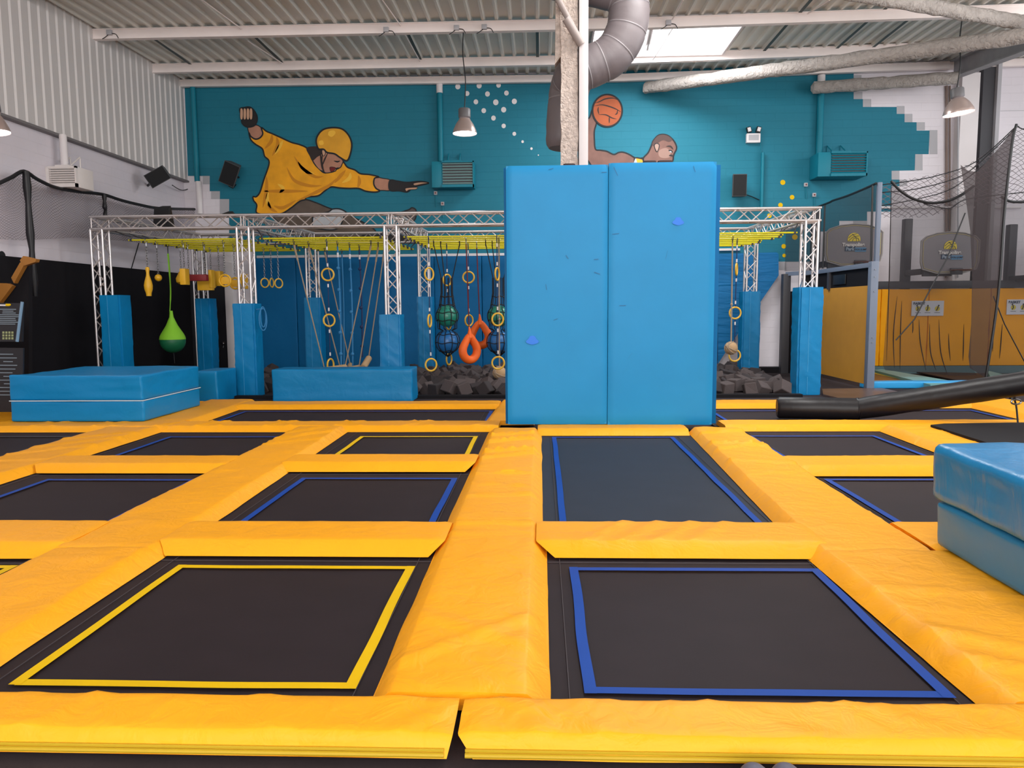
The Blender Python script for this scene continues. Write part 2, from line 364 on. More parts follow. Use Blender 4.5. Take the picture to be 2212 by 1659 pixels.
for p, lb in beams:
    h = zc(0, p[0][1])-.06-p[0][2]
    mb = MB()
    for i in range(2):
        (xa, y, za), (xb, _, zb) = p[i], p[i+1]
        for (dy0, dy1, dz0, dz1) in ((-.065, .065, 0, .02), (-.065, .065, h-.02, h), (-.045, .045, .02, h-.02)):
            mb.add([(xa, y+dy0, za+dz0), (xb, y+dy0, zb+dz0), (xb, y+dy1, zb+dz0), (xa, y+dy1, za+dz0), (xa, y+dy0, za+dz1), (xb, y+dy0, zb+dz1), (xb, y+dy1, zb+dz1), (xa, y+dy1, za+dz1)],
                   [[0, 1, 2, 3], [4, 5, 6, 7], [0, 1, 5, 4], [1, 2, 6, 5], [2, 3, 7, 6], [3, 0, 4, 7]])
    mb.build('roof_beam', M_BEAM, tagd=(lb, 'beam'))
for px, py, lb in [(236, 70, 'small junction box on the roof beam near the ribbed left wall'), (834, 64, 'small grey junction box on the roof beam left of the hanging lamp cable'), (986, 60, 'small junction box on the roof beam where the centre lamp cable hangs'), (1046, 58, 'small junction box on the roof beam just right of the lamp cable'), (1444, 49, 'small junction box on the roof beam over the skylight')]:
    c = PY(px, py, 16.36)
    t = thing('junction_box', lb, 'electrical box', c)
    MB().box(c.x-.055, c.x+.055, c.y-.03, c.y+.03, c.z-.05, c.z+.05, .008).build('box', M_GREYP, t)
    MB().tube(smooth3([c+Vector((-.02, 0, -.04)), c+Vector((-.1, 0, -.1)), c+Vector((-.16, 0, -.13))]), .008, 6).build('cable', M_PLASTK, t)
    MB().tube(smooth3([c+Vector((.05, 0, -.02)), c+Vector((.14, 0, -.04)), c+Vector((.19, 0, -.12))]), .008, 6).build('cable', M_PLASTK, t)
# thin stay rods between beams
for (a, b, lb) in [((430, -5, 15.0), (521, 62, 16.3), 'thin white stay rod under the roof sheet, far left'), ((535, 88, 16.6), (610, 137, 18.8), 'thin white stay rod between the two roof beams on the left'), ((822, -5, 15.0), (865, 55, 16.3), 'thin white stay rod near the roof beam above the lamp'), ((875, 75, 16.6), (907, 132, 18.8), 'thin white stay rod between roof beams left of the lamp cable'),
                   ((1792, 0, 14.9), (1744, 30, 16.3), 'thin white stay rod under the roof right of the skylight'), ((1476, 0, 14.9), (1452, 42, 16.3), 'dark cable rod above the skylight beam')]:
    MB().tube([PZ(a[0], a[1], 7.68), PY(b[0], b[1], b[2]+.06)], .014, 6).build('stay_rod', M_BEAM, tagd=(lb, 'rod'))
# round fireproofed bracing pipes on the right
def lumpy(path, r, seg=14, amp=.025):
    path = smooth3(path, 14); mb = MB(); mb.tube(path, r, seg)
    mb.v = [tuple(Vector(v)+Vector(noise.noise_vector(Vector(v)*5))*amp+Vector(noise.noise_vector(Vector(v)*14))*amp*.5) for v in mb.v]; return mb
a0 = PY(1395, 190, 20.2); a1 = PY(2212, 78, 15.2)
lumpy([a0, a0.lerp(a1, .33), a0.lerp(a1, .66), a1, a1+(a1-a0)*.2], .15).build('bracing_pipe', M_CONCG, tagd=('long round sprayed bracing pipe rising right from the end of the white beam', 'bracing'))
b0 = PY(1752, 190, 20.25); b1 = PY(2070, 168, 19.4)
lumpy([b0, b0.lerp(b1, .5), b1], [.05]+[.15]*13+[.15]*15, 14).build('bracing_pipe', M_CONCG, tagd=('short round sprayed bracing pipe crossing behind the right turquoise pipe', 'bracing'))
c0 = PY(1800, -22, 13.6); c1 = PY(2212, 50, 15.4)
lumpy([c0, c0.lerp(c1, .5), c1, c1+(c1-c0)*.3], .13).build('bracing_pipe', M_CONCG, tagd=('round sprayed bracing pipe at the top right corner of the view', 'bracing'))
# main grey beam running to the right column
g0 = PY(2062, 150, 20.3); g1 = PY(2212, 92, 17.0); d = (g1-g0)
mb = MB()
for dz0, dz1, hw in ((-.22, -.19, .13), (.19, .22, .13), (-.2, .2, .02)):
    e0, e1 = g0, g0+d*1.8
    mb.add([e0+Vector((-hw, 0, dz0)), e0+Vector((hw, 0, dz0)), e0+Vector((hw, 0, dz1)), e0+Vector((-hw, 0, dz1)), e1+Vector((-hw, 0, dz0)), e1+Vector((hw, 0, dz0)), e1+Vector((hw, 0, dz1)), e1+Vector((-hw, 0, dz1))],
           [[0, 1, 2, 3], [4, 5, 6, 7], [0, 1, 5, 4], [1, 2, 6, 5], [2, 3, 7, 6], [3, 0, 4, 7]])
mb.build('main_roof_girder', mat('girder_grey', (150, 148, 150), .7, var=.1), tagd=('grey steel roof girder running forward at the upper right', 'beam'))
# columns and pipes on the right end of the back wall
MB().box(PY(2060, 300, YB).x, PY(2098, 300, YB).x, YB-.28, YB-.002, -.02, 7.6).build('wall_column', M_WHITE, tagd=('white square wall column behind the right hanging lamp', 'column'))
MB().box(PY(2108, 300, YB).x, PY(2132, 300, YB).x, YB-.2, YB-.002, -.02, 7.9).build('wall_column', M_DKST, tagd=('dark steel wall column at the right edge of the white wall', 'column'))
MB().box(PY(2134, 300, YB).x, PY(2142, 300, YB).x, YB-.3, YB-.002, -.02, 7.9).build('wall_column', M_GREYP, tagd=('narrow grey wall strip beside the dark steel column', 'column'))
for k, (x, r, lb) in enumerate([(2045, .03, 'thin brown pipe running down the white wall, left of the pair'), (2052, .022, 'thin brown pipe running down the white wall, right of the pair'), (2070, .02, 'thin grey conduit running down beside the white wall column')]):
    MB().tube([PY(x, 185, YB-.34 if k == 2 else YB-.05), PY(x-1, 600, YB-.34 if k == 2 else YB-.05)], r, 8).build('wall_pipe', mat('brown_pipe', (132, 112, 104), .6) if k < 2 else M_GREYP, tagd=(lb, 'pipe'))
mb = MB()
for zz in (5.6, 6.7): mb.box(11.9, 16.9, YB-.004, YB, zz, zz+.012)
struct('panel_joints', mb, M_GREYP, wb)
# horizontal rails on the white wall behind the nets
MB().tube([PY(1900, 448, 20.4), PY(2205, 448, 20.4)], .03, 8).build('wall_rail', M_WHITE, tagd=('thin white horizontal rail on the wall behind the black nets', 'rail'))
# left end: white vertical pipes in corner and on turquoise
def pipe(px, y0, y1, r, m, lb, Y=YB-.1, capm=None):
    a, b = PY(px, y0, Y), PY(px+2, y1, Y); a = Vector((b.x, Y, min(a.z, 7.66)))
    t = thing('flue_pipe', lb, 'pipe', (b.x, Y, b.z)) if capm else None
    o = MB().tube([(a.x, a.y, a.z-(.25 if capm else 0)), b], r, 14).build('pipe' if capm else 'flue_pipe', m, t, None if capm else (lb, 'pipe'))
    if capm: MB().tube([a, (a.x, a.y, a.z-.27)], r*1.12, 14).build('collar', capm, t)
pipe(950, 158, 349, .075, M_TEALP, 'turquoise flue pipe rising from the centre heater', capm=M_WHITE)
pipe(1767, 150, 335, .085, M_TEALP, 'turquoise flue pipe rising from the right heater', capm=M_WHITE)
pipe(424, 180, 392, .07, M_TEALP, 'turquoise corner pipe at the left end of the turquoise wall')
pipe(430, 392, 462, .075, M_WHITE, 'white corner pipe below the ribbed cladding', Y=YB-.12)
pipe(1643, 330, 448, .045, M_TEALP, 'slim turquoise conduit right of the right wall speaker')

# ---------------------------------------------------------------- murals
def painted(name, pts, m, parent, Y, sm=True, line=.018, lm=None):
    pp = smooth_px(pts) if sm else [Vector(p) for p in pts]
    o = MB().quad(*[PY(p.x, p.y, Y) for p in pp]).build(name, m, parent)
    if line:
        mb = MB(); W = [PY(p.x, p.y, Y-.003) for p in pp]; n = len(W); out = []
        for i in range(n):
            t = (W[(i+1) % n]-W[i-1]); t.normalize(); nn = Vector((-t.z, 0, t.x)); out += [W[i]+nn*line, W[i]-nn*line]
        mb.add(out, [[2*i, 2*((i+1) % n), 2*((i+1) % n)+1, 2*i+1] for i in range(n)])
        mb.build('outline', lm or M_MLINE, o)
    return o
M_MLINE = mat('mural_line', (16, 22, 28), .7)
M_MYEL = mat('mural_yellow', (240, 164, 16), .7, var=.16, vscale=2.2); M_MHEL = mat('mural_helmet', (226, 160, 30), .6, var=.1, vscale=2.5)
M_MSKIN = mat('mural_skin', (178, 126, 102), .7, var=.12, vscale=4); M_MSKD = mat('mural_dark_skin', (122, 86, 76), .7, var=.16, vscale=3)
M_MBLK = mat('mural_black', (30, 26, 28), .7); M_MTRO = mat('mural_trousers', (92, 78, 68), .7, var=.2, vscale=3); M_MFOLD = mat('mural_fold', (206, 132, 12), .7)
M_MWHT = mat('mural_white', (180, 182, 186), .7, var=.08); M_MBALL = mat('mural_basketball', (168, 82, 42), .7, var=.2, vscale=2); M_MHAIR = mat('mural_hair', (44, 32, 30), .7)
M_MRED = mat('mural_mouth', (110, 20, 22), .7); M_MHI = mat('mural_highlight', (248, 190, 60), .7); M_MSK2 = mat('mural_skin_light', (206, 160, 130), .7)
def c3(x, y): return (500+x/5.027, 210+y/5.027)
def P3(*a): return [c3(*p) for p in a]
Y1 = YB-.012
sk8 = thing('skateboarder_mural', 'mural of a skateboarder in yellow sweatshirt and yellow helmet with arms spread', 'mural', PY(680, 540, Y1))
painted('trousers', P3((560, 1270), (620, 1200), (700, 1130), (800, 1110), (930, 1150), (1050, 1200), (1250, 1270), (1500, 1400), (1560, 1480), (1350, 1540), (900, 1540), (700, 1480), (560, 1400), (450, 1290)), M_MTRO, sk8, Y1)
painted('knee_pad', P3((1050, 1245), (1100, 1215), (1180, 1215), (1250, 1255), (1220, 1300), (1180, 1400), (1100, 1440), (900, 1420), (880, 1350), (900, 1290)), M_MWHT, sk8, Y1-.006)
painted('shoe', P3((1830, 1260), (1870, 1240), (1930, 1220), (1960, 1200), (2000, 1220), (2005, 1260), (1990, 1330), (1900, 1400), (1800, 1340)), mat('mural_shoe', (84, 78, 78), .7, var=.2), sk8, Y1-.006)
painted('board', P3((1480, 1480), (1700, 1500), (1900, 1470), (1990, 1500), (1960, 1560), (1700, 1600), (1400, 1560)), M_MBLK, sk8, Y1-.004)
for x, y in ((1800, 1560), (1895, 1555)): painted('wheel', P3((x-30, y), (x, y-28), (x+30, y), (x, y+28)), M_MTRO, sk8, Y1-.01, line=.01)
painted('forearm', P3((180, 320), (260, 300), (320, 330), (340, 390), (310, 450), (250, 455), (200, 410)), M_MSKIN, sk8, Y1-.002, line=.012)
painted('forearm', P3((1560, 870), (1640, 880), (1730, 905), (1730, 1005), (1650, 1012), (1560, 1000), (1530, 930)), M_MSKIN, sk8, Y1-.002, line=.012)
sw = painted('sweatshirt', P3((190, 385), (210, 425), (260, 455), (310, 440), (340, 395), (325, 330), (380, 370), (440, 395), (540, 440), (650, 490), (740, 515), (820, 555), (860, 640), (900, 720), (950, 775), (1010, 820), (1090, 800), (1180, 760), (1210, 700), (1260, 760), (1340, 790), (1400, 830),
    (1500, 840), (1600, 865), (1555, 880), (1545, 940), (1570, 990), (1610, 1015), (1560, 1030), (1460, 1020), (1380, 990), (1280, 990), (1180, 985), (1080, 975), (1010, 1020), (940, 1070), (810, 1085), (805, 1110), (740, 1130), (650, 1200), (540, 1265), (400, 1275), (275, 1255), (275, 1170), (240, 1120), (235, 1080), (270, 1080), (310, 1030), (350, 900), (410, 710), (360, 640), (335, 560), (260, 510), (210, 460)), M_MYEL, sk8, Y1-.008, line=.02)
def stroke(name, pts, r, m, parent, Y):
    pts = smooth3([PY(*p, Y) for p in pts], 6); n = len(pts); out = []
    for i in range(n):
        t = (pts[min(i+1, n-1)]-pts[max(i-1, 0)]).normalized(); nn = Vector((-t.z, 0, t.x)); ww = r*math.sin(math.pi*(i+.3)/(n-.4)); out += [pts[i]+nn*ww, pts[i]-nn*ww]
    return MB().add(out, [[2*i, 2*i+2, 2*i+3, 2*i+1] for i in range(n-1)]).build(name, m, parent)
for pts in ([(440, 400), (430, 480), (360, 560)], [(490, 430), (500, 520), (440, 640)], [(680, 640), (760, 760), (900, 860), (1000, 860)], [(600, 760), (680, 900), (840, 960), (980, 960)], [(1140, 880), (1060, 960), (900, 1040), (700, 1130)], [(380, 860), (380, 1000), (340, 1200)],
            [(460, 1180), (560, 1200), (700, 1120)], [(340, 1020), (560, 1020), (830, 1020)], [(1380, 850), (1390, 920), (1370, 985)], [(1240, 790), (1180, 860), (1120, 930)], [(400, 1130), (420, 1200), (500, 1250)]):
    stroke('fold', P3(*pts), .045, M_MFOLD, sw, Y1-.012)
for pts in ([(560, 470), (520, 540), (470, 620)], [(720, 700), (800, 800), (900, 830)], [(500, 940), (560, 990), (520, 1040)], [(1290, 820), (1280, 880), (1200, 930)], [(400, 1020), (390, 1120), (430, 1210)]):
    stroke('fold_highlight', P3(*pts), .05, M_MHI, sw, Y1-.012)
painted('neck', P3((870, 560), (960, 560), (1000, 700), (990, 790), (950, 775), (900, 710), (870, 640)), M_MSKIN, sk8, Y1-.014, line=0)
painted('hair', P3((815, 550), (930, 535), (1000, 570), (980, 620), (930, 650), (880, 690), (850, 640)), M_MHAIR, sk8, Y1-.016, line=0)
face = painted('face', P3((1000, 590), (1090, 600), (1170, 650), (1210, 690), (1200, 730), (1180, 765), (1140, 770), (1130, 800), (1060, 820), (1010, 815), (985, 750), (985, 660)), M_MSKIN, sk8, Y1-.018, line=.012)
painted('mouth', P3((1070, 760), (1130, 765), (1110, 800), (1080, 808)), M_MRED, face, Y1-.024, line=.006)
stroke('eye', P3((1110, 690), (1150, 700), (1180, 690)), .02, M_MLINE, face, Y1-.024)
painted('ear', P3((985, 575), (1010, 575), (1020, 610), (1000, 640), (985, 610)), M_MSK2, sk8, Y1-.022, line=.008)
stroke('chin_strap', P3((960, 570), (975, 680), (990, 770), (1010, 810)), .03, M_MHAIR, sk8, Y1-.024); stroke('chin_strap', P3((1050, 600), (1010, 680), (990, 740)), .02, M_MHAIR, sk8, Y1-.024)
hel = painted('helmet', P3((920, 480), (940, 410), (1000, 350), (1100, 330), (1200, 345), (1270, 410), (1305, 500), (1295, 600), (1255, 688), (1180, 655), (1120, 615), (1040, 600), (1000, 565), (945, 560)), M_MHEL, sk8, Y1-.026, line=.022)
painted('shine', P3((1060, 370), (1110, 360), (1130, 390), (1090, 430), (1050, 410)), M_MHI, hel, Y1-.03, line=0); painted('shine', P3((950, 480), (990, 470), (1000, 510), (960, 520)), M_MHI, hel, Y1-.03, line=0)
gl = painted('glove', P3((90, 130), (140, 112), (200, 108), (250, 150), (280, 220), (265, 290), (220, 320), (160, 320), (115, 280), (110, 220)), M_MBLK, sk8, Y1-.012)
for x in (110, 145, 180, 213): painted('finger', P3((x-14, 130), (x+6, 122), (x+16, 150), (x+14, 225), (x-2, 245), (x-16, 220)), M_MSK2, gl, Y1-.018, line=.006)
gl = painted('glove', P3((1720, 905), (1800, 910), (1900, 925), (2050, 915), (2140, 930), (2100, 945), (2010, 965), (1960, 985), (1910, 1028), (1820, 1015), (1720, 1008)), M_MBLK, sk8, Y1-.012)
painted('finger', P3((1980, 935), (2060, 922), (2135, 930), (2060, 945), (1990, 958)), M_MSK2, gl, Y1-.018, line=.006); painted('finger', P3((1890, 990), (1960, 980), (2020, 980), (2000, 1000), (1930, 1005), (1900, 1022)), M_MSK2, gl, Y1-.018, line=.006)
# basketball player mural
def c7(x, y): return (1240+x/8.296, 180+y/8.296)
def P7(*a): return [c7(*p) for p in a]
bk = thing('basketball_mural', 'mural of a basketball player raising a ball, seen behind the tall blue wall', 'mural', PY(1350, 560, Y1))
painted('body', P7((0, 700), (150, 640), (270, 620), (330, 480), (400, 560), (405, 700), (365, 850), (365, 1020), (385, 1180), (480, 1200), (590, 1220), (710, 1275), (800, 1240), (880, 1235), (980, 1270), (1080, 1330), (1150, 1350), (1250, 1350), (1240, 1500), (1100, 2200), (500, 2300), (350, 1600), (260, 1400), (100, 1200)), M_MSKD, bk, Y1, line=.02)
painted('jersey', P7((1090, 1345), (1230, 1355), (1500, 1440), (1750, 1440), (1900, 2400), (1000, 2400), (1080, 1500)), M_MHEL, bk, Y1-.004)
stroke('trim', P7((1105, 1345), (1095, 1500), (1060, 1800)), .05, M_MWHT, bk, Y1-.01)
hd = painted('head', P7((1240, 1350), (1330, 1240), (1390, 1110), (1420, 1030), (1500, 940), (1590, 915), (1690, 940), (1780, 1020), (1830, 1110), (1835, 1180), (1800, 1250), (1780, 1310), (1770, 1380), (1700, 1450), (1500, 1470), (1300, 1450)), M_MSKD, bk, Y1-.008, line=.02)
painted('cropped_hair', P7((1400, 1090), (1430, 1020), (1500, 945), (1590, 920), (1690, 945), (1760, 1010), (1700, 1050), (1600, 1020), (1520, 1060), (1440, 1130)), mat('mural_hair_dark', (82, 58, 54), .7), hd, Y1-.012, line=0)
painted('ear', P7((1440, 1110), (1480, 1075), (1525, 1100), (1520, 1160), (1490, 1225), (1460, 1190)), mat('mural_ear', (168, 136, 122), .7), hd, Y1-.016, line=.01)
painted('cheek', P7((1530, 1200), (1650, 1160), (1730, 1230), (1720, 1320), (1600, 1340), (1520, 1300)), mat('mural_cheek', (152, 118, 106), .7), hd, Y1-.012, line=0)
stroke('brow', P7((1650, 1130), (1730, 1130), (1780, 1190)), .02, M_MHAIR, hd, Y1-.016); stroke('eye', P7((1690, 1200), (1740, 1215), (1770, 1240)), .025, M_MLINE, hd, Y1-.016); stroke('eye_white', P7((1710, 1218), (1735, 1228), (1750, 1240)), .015, M_MWHT, hd, Y1-.02)
stroke('lips', P7((1700, 1300), (1740, 1290), (1780, 1310)), .025, M_MHAIR, hd, Y1-.016)
bl = painted('ball', [c7(598+265*math.cos(a), 488+288*math.sin(a)) for a in [k*math.pi/10 for k in range(20)]], M_MBALL, bk, Y1-.014, line=.022)
for pts in ([(355, 360), (450, 330), (560, 280), (700, 265), (810, 310)], [(350, 410), (500, 385), (650, 420), (760, 465), (845, 515)], [(440, 560), (570, 565), (680, 620), (770, 640)], [(780, 465), (770, 540), (730, 560)], [(632, 600), (632, 715)], [(440, 420), (430, 480), (450, 560)]):
    stroke('seam', P7(*pts), .016, M_MHAIR, bl, Y1-.018)

# ---------------------------------------------------------------- central column and duct
cx0, cx1 = PY(1212, 355, 11.4).x, PY(1270, 355, 11.4).x; YC = 11.4
col = thing('sprayed_column', 'rough sprayed steel column rising behind the tall blue wall', 'column', ((cx0+cx1)/2, YC+.15, 0))
W = cx1-cx0
mb = MB()
pr = [(cx0, YC), (cx0+W*.66, YC), (cx0+W*.66, YC+.3), (cx0, YC+.3)]; N = 60
vs_ = []; fs = []
for i in range(N+1):
    z = -.02+(zc(0, YC)+.02)*i/N
    for k, (x, y) in enumerate([(cx0+W*.62*t, YC) for t in (0, .2, .4, .6, .8, 1)]+[(cx0+W*.62, YC+.3), (cx0, YC+.3)]):
        nv = noise.noise_vector(Vector((x*4+k, y, z*4)))*.02; vs_.append((x+nv.x, y+nv.y, z))
for i in range(N):
    for k in range(8): fs.append([i*8+k, i*8+(k+1) % 8, (i+1)*8+(k+1) % 8, (i+1)*8+k])
mb.add(vs_, fs, True); mb.build('sprayed_flange', M_CONC, col)
MB().box(cx0+W*.66, cx1, YC-.04, YC+.28, -.02, zc(0, YC)-.05, .01).build('white_downpipe_casing', mat('casing_white', (204, 196, 196), .5), col)
mb = MB(); z1 = PY(1205, 110, YC+.1).z                                        # flaring haunch left of the column head
xa, xb = PY(1196, 180, YC+.1).x, PY(1222, 180, YC+.1).x
mb.prism([(PY(1203, 20, YC+.1).x, YC+.06, zc(0, YC)-.1), (xb, YC+.06, zc(0, YC)-.1), (xb, YC+.06, PY(1216, 110, YC+.1).z), (PY(1199, 140, YC+.1).x, YC+.06, PY(1199, 140, YC+.1).z)], (0, .22, 0)); mb.build('haunch', M_CONC, col)
MB().tube([PY(1190, -30, YC-.2), PY(1255, 92, YC-.05)], .045, 12).tube([PY(1222, 40, YC-.15), PY(1256, 96, YC-.05)], .058, 12).build('brace_tube', mat('brace_grey', (150, 138, 134), .6), col)
YD = 12.1
path = [(1150, -60), (1230, -42), (1300, -30), (1352, -8), (1358, 40), (1345, 85), (1318, 122), (1280, 142), (1245, 160), (1230, 195), (1224, 250), (1219, 322)]
pts = smooth3([PY(x, y, YD+(.25 if i > 8 else 0)) for i, (x, y) in enumerate(path)], 6)
rr = [.315-.0*i for i in range(len(pts))]
for i in range(len(pts)):
    if i % 6 == 3: rr[i] *= .965
    if i >= len(pts)-3: rr[i] *= [.98, .93, .8][i-(len(pts)-3)]
duct = thing('air_duct', 'fat grey air duct bending behind the sprayed column', 'duct', pts[-1])
MB().tube(pts, rr, 28).build('duct_hose', M_DUCT, duct, angle=70)
mb = MB()
for i in range(3, len(pts)-6, 6):
    t = (pts[i+1]-pts[i-1]).normalized(); q = Vector((0, 0, 1)).rotation_difference(t).to_matrix()
    MB().lathe([(rr[i]*1.02, -.012), (rr[i]*1.035, 0), (rr[i]*1.02, .012)], pts[i], 28, rot=q).build('duct_seam', mat('duct_seam', (128, 122, 124), .5), duct)

# ---------------------------------------------------------------- heaters
def heater(px0, px1, py0, py1, Y, m, lb, dep=.45, strip=.24, lm=None):
    a, b = PY(px0, py0, Y), PY(px1, py1, Y); x0, x1, z1, z0 = a.x, b.x, a.z, b.z; xs = x0+(x1-x0)*strip
    t = thing('unit_heater', lb, 'heater', ((x0+x1)/2, Y+dep/2, z0)); L = m
    MB().box(x0, x1, Y+.02, Y+dep, z0, z1, .02).build('casing', m, t)
    MB().box(x0, xs, Y-.004, Y+.03, z0, z1, .008).build('side_panel', m, t)
    MB().box(xs+.03, x1-.04, Y+.012, Y+.024, z0+.1*(z1-z0), z1-.04).build('dark_recess', M_DKST, t)
    n = 8
    for k in range(n):
        z = z0+.14*(z1-z0)+(z1-z0)*.8*k/(n-.6); mb = MB().box(xs+.02, x1-.02, Y-.03, Y+.02, z, z+.022, rot=Euler((.5, 0, 0)).to_matrix()); mb.build('louvre', lm or m, t)
    mb = MB(); mb.box(xs, x1, Y-.035, Y+.03, z0, z0+.07); mb.box(xs, x1, Y-.035, Y+.03, z1-.035, z1); mb.box(x1-.03, x1, Y-.035, Y+.03, z0, z1); mb.build('grille_frame', m, t)
    mb = MB()
    for fx in (.36, .64):
        x = x0+(x1-x0)*fx; mb.tube([(x, Y+.15, z1), (x, Y+dep+.0, z1+.28)], .014, 6); mb.tube([(x, Y+dep, z1+.28), (x, Y+dep, z1)], .014, 6)
    mb.box(x0+(x1-x0)*.3, x0+(x1-x0)*.7, Y+.1, Y+.16, z1, z1+.05)
    mb.build('bracket', m, t)
heater(932, 1024, 349, 404, 20.0, M_TEALP, 'turquoise wall heater right of the outstretched mural hand', lm=mat('louvre_grey_teal', (120, 152, 152), .5))
heater(1768, 1872, 329, 380, 19.85, M_TEALP, 'turquoise wall heater on the right end of the turquoise wall', dep=.62, strip=.26)
heater(88, 168, 360, 404, 14.7, mat('heater_white', (226, 218, 214), .5), 'white wall heater above the black net on the left wall', dep=.55, strip=.22)
a = PY(140, 360, 15.0); MB().tube([(a.x, 15.0, a.z), (a.x, 15.0, a.z+.62)], .07, 14).build('flue_pipe', M_WHITE, tagd=('short white flue pipe rising from the white heater', 'pipe'))
def switchbox(px, py, lb, Y=YB-.05, drop=30):
    c = PY(px, py, Y); t = thing('wall_switch', lb, 'switch', c); s = .045
    MB().box(c.x-s, c.x+s, Y-.02, YB-.008, c.z-s*1.1, c.z+s*1.1, .008).build('box', M_GREYP, t); MB().box(c.x-.018, c.x+.018, Y-.03, Y-.018, c.z-.02, c.z+.02).build('button', mat('switch_red', (120, 50, 40), .5), t)
    MB().tube([(c.x, YB-.03, c.z-s), PY(px+1, py+drop, YB-.03)], .012, 6).build('conduit', M_TEALP, t)
switchbox(956, 440, 'small switch box on the turquoise wall below the centre heater')
switchbox(941, 417, 'small round sensor left of the switch below the centre heater')
switchbox(1759, 421, 'small switch box below the right turquoise heater'); switchbox(1741, 399, 'small round sensor with cable left below the right heater')
# ---------------------------------------------------------------- hanging lamps
def lamp(px, py, Y, top, lb, d=.52, tilt=0, chain=.0):
    c = PY(px, py, Y); t = thing('pendant_lamp', lb, 'lamp', c, 'industrial pendant lamps'); R = Euler((0, tilt, 0)).to_matrix(); r = d/2
    MB().lathe([(r, 0), (r*1.0, .015), (r*.93, .08), (r*.72, .2), (r*.5, .28), (.115, .31)], c, 32, rot=R).lathe([(r*.98, .004), (r*.9, .08), (r*.7, .19), (.1, .29)], c, 32, rot=R).build('shade', M_SHADE, t)
    MB().lathe([(.001, .02), (r*.95, .02), (r*.97, .012), (.001, .012)], c, 32, rot=R).build('lens', M_BULB, t)
    MB().lathe([(.001, .52), (.115, .52), (.13, .5), (.13, .34), (.1, .31), (.001, .31)], c, 24, rot=R).build('ballast_housing', M_LAMPG, t)
    e = c+R @ Vector((0, 0, .52)); T = PY(*top, Y) if top else Vector((c.x, Y, zc(c.x, Y)-.02))
    MB().tube(smooth3([e, e.lerp(T, .35)+Vector((.03, 0, 0)), e.lerp(T, .7)+Vector((-.02, 0, 0)), T]), .012, 6).build('cable', M_PLASTK, t)
    l = bpy.data.lights.new('lamp_light', 'SPOT'); l.energy = 60; l.spot_size = 2.4; l.shadow_soft_size = .2; l.color = (1, .92, .9)
    lo = bpy.data.objects.new('lamp_light', l); C.objects.link(lo); lo.parent = t; lo.location = (0, 0, -.05)
lamp(1004, 289, 16.45, (1001, 64), 'pendant lamp hanging before the turquoise wall, left of the column')
lamp(2071, 246, 16.45, (2079, 38), 'pendant lamp hanging at the right above the basketball nets', d=.6, tilt=-.12)
lamp(-9, 287, 12.0, None, 'pendant lamp cut off by the left edge of the view', d=.42, tilt=-.12)

# ---------------------------------------------------------------- speakers and emergency light
def speaker(c, w, h, d, rot, lb, cable=None, bracket=(0, .2, 0)):
    c = Vector(c); t = thing('wall_speaker', lb, 'speaker', c); R = rot.to_matrix(); pts = [(-w/2, 0), (w/2, 0), (w*.33, d), (-w*.33, d)]
    mb = MB(); mb.add([R @ Vector((x, y, z))+c for z in (-h/2, h/2) for x, y in pts], [[0, 1, 2, 3], [4, 5, 6, 7], [0, 1, 5, 4], [1, 2, 6, 5], [2, 3, 7, 6], [3, 0, 4, 7]]); mb.build('cabinet', mat('speaker_grey', (70, 70, 72), .6), t)
    mb = MB(); mb.add([R @ Vector((x, y, z))+c for x, y, z in [(-w*.46, -.012, -h*.47), (w*.46, -.012, -h*.47), (w*.46, -.012, h*.47), (-w*.46, -.012, h*.47), (-w*.46, .01, -h*.47), (w*.46, .01, -h*.47), (w*.46, .01, h*.47), (-w*.46, .01, h*.47)]], [[0, 1, 2, 3], [4, 5, 6, 7], [0, 1, 5, 4], [1, 2, 6, 5], [2, 3, 7, 6], [3, 0, 4, 7]]); mb.build('grille', M_GRILLE, t)
    e = c+R @ Vector((0, d, -h*.1)); MB().tube([e, e+Vector(bracket)], .03, 8).build('bracket', M_PLASTK, t)
    if cable: MB().tube(smooth3(cable, 6), .012, 6).build('cable', M_PLASTK, t)
speaker(PY(495, 376, 19.9), .42, .58, .3, Euler((.25, .42, .15)), 'black wall speaker left of the skateboarder mural', [PY(510, 398, 20.2), PY(503, 406, 20.3), PY(494, 402, 20.4)], (.05, .3, 0))
speaker(PY(1598, 400, 20.0), .36, .56, .3, Euler((.05, 0, 0)), 'black wall speaker right of the tall blue wall', [PY(1608, 420, 20.3), PY(1622, 424, 20.4), PY(1640, 432, 20.45)], (0, .2, 0))
speaker(PX(340, 382, -9.1), .34, .5, .22, Euler((.3, 1.0, .6)), 'black speaker tilted on a wall bracket below the ribbed cladding', [PX(372, 400, -9.5), PX(395, 411, -9.6), PX(425, 400, -9.6)], (-.5, .5, -.1))
c = PY(1627, 297, YB-.08); t = thing('emergency_light', 'twin-headed white emergency light above the right wall speaker', 'emergency light', c)
MB().box(c.x-.18, c.x+.18, c.y-.05, YB-.007, c.z-.14, c.z+.1, .02).build('housing', M_WHITE, t); MB().box(c.x-.13, c.x+.13, c.y-.056, c.y-.048, c.z-.08, c.z+.06).build('face_plate', M_GREYP, t)
for s in (-1, 1):
    e = c+Vector((s*.125, -.03, .19)); h_ = MB().box(e.x-.06, e.x+.06, e.y-.05, e.y+.05, e.z-.075, e.z+.075, .02, rot=Euler((0, s*.25, 0)).to_matrix()).build('lamp_head', M_PLASTK, t)
    MB().box(e.x-.04, e.x+.04, e.y-.056, e.y-.05, e.z-.05, e.z+.05, rot=Euler((0, s*.25, 0)).to_matrix()).build('lens', M_WHITE, h_)
MB().tube([c+Vector((.19, 0, -.1)), c+Vector((.22, .04, -.4))], .012, 6).build('conduit', M_TEALP, t)

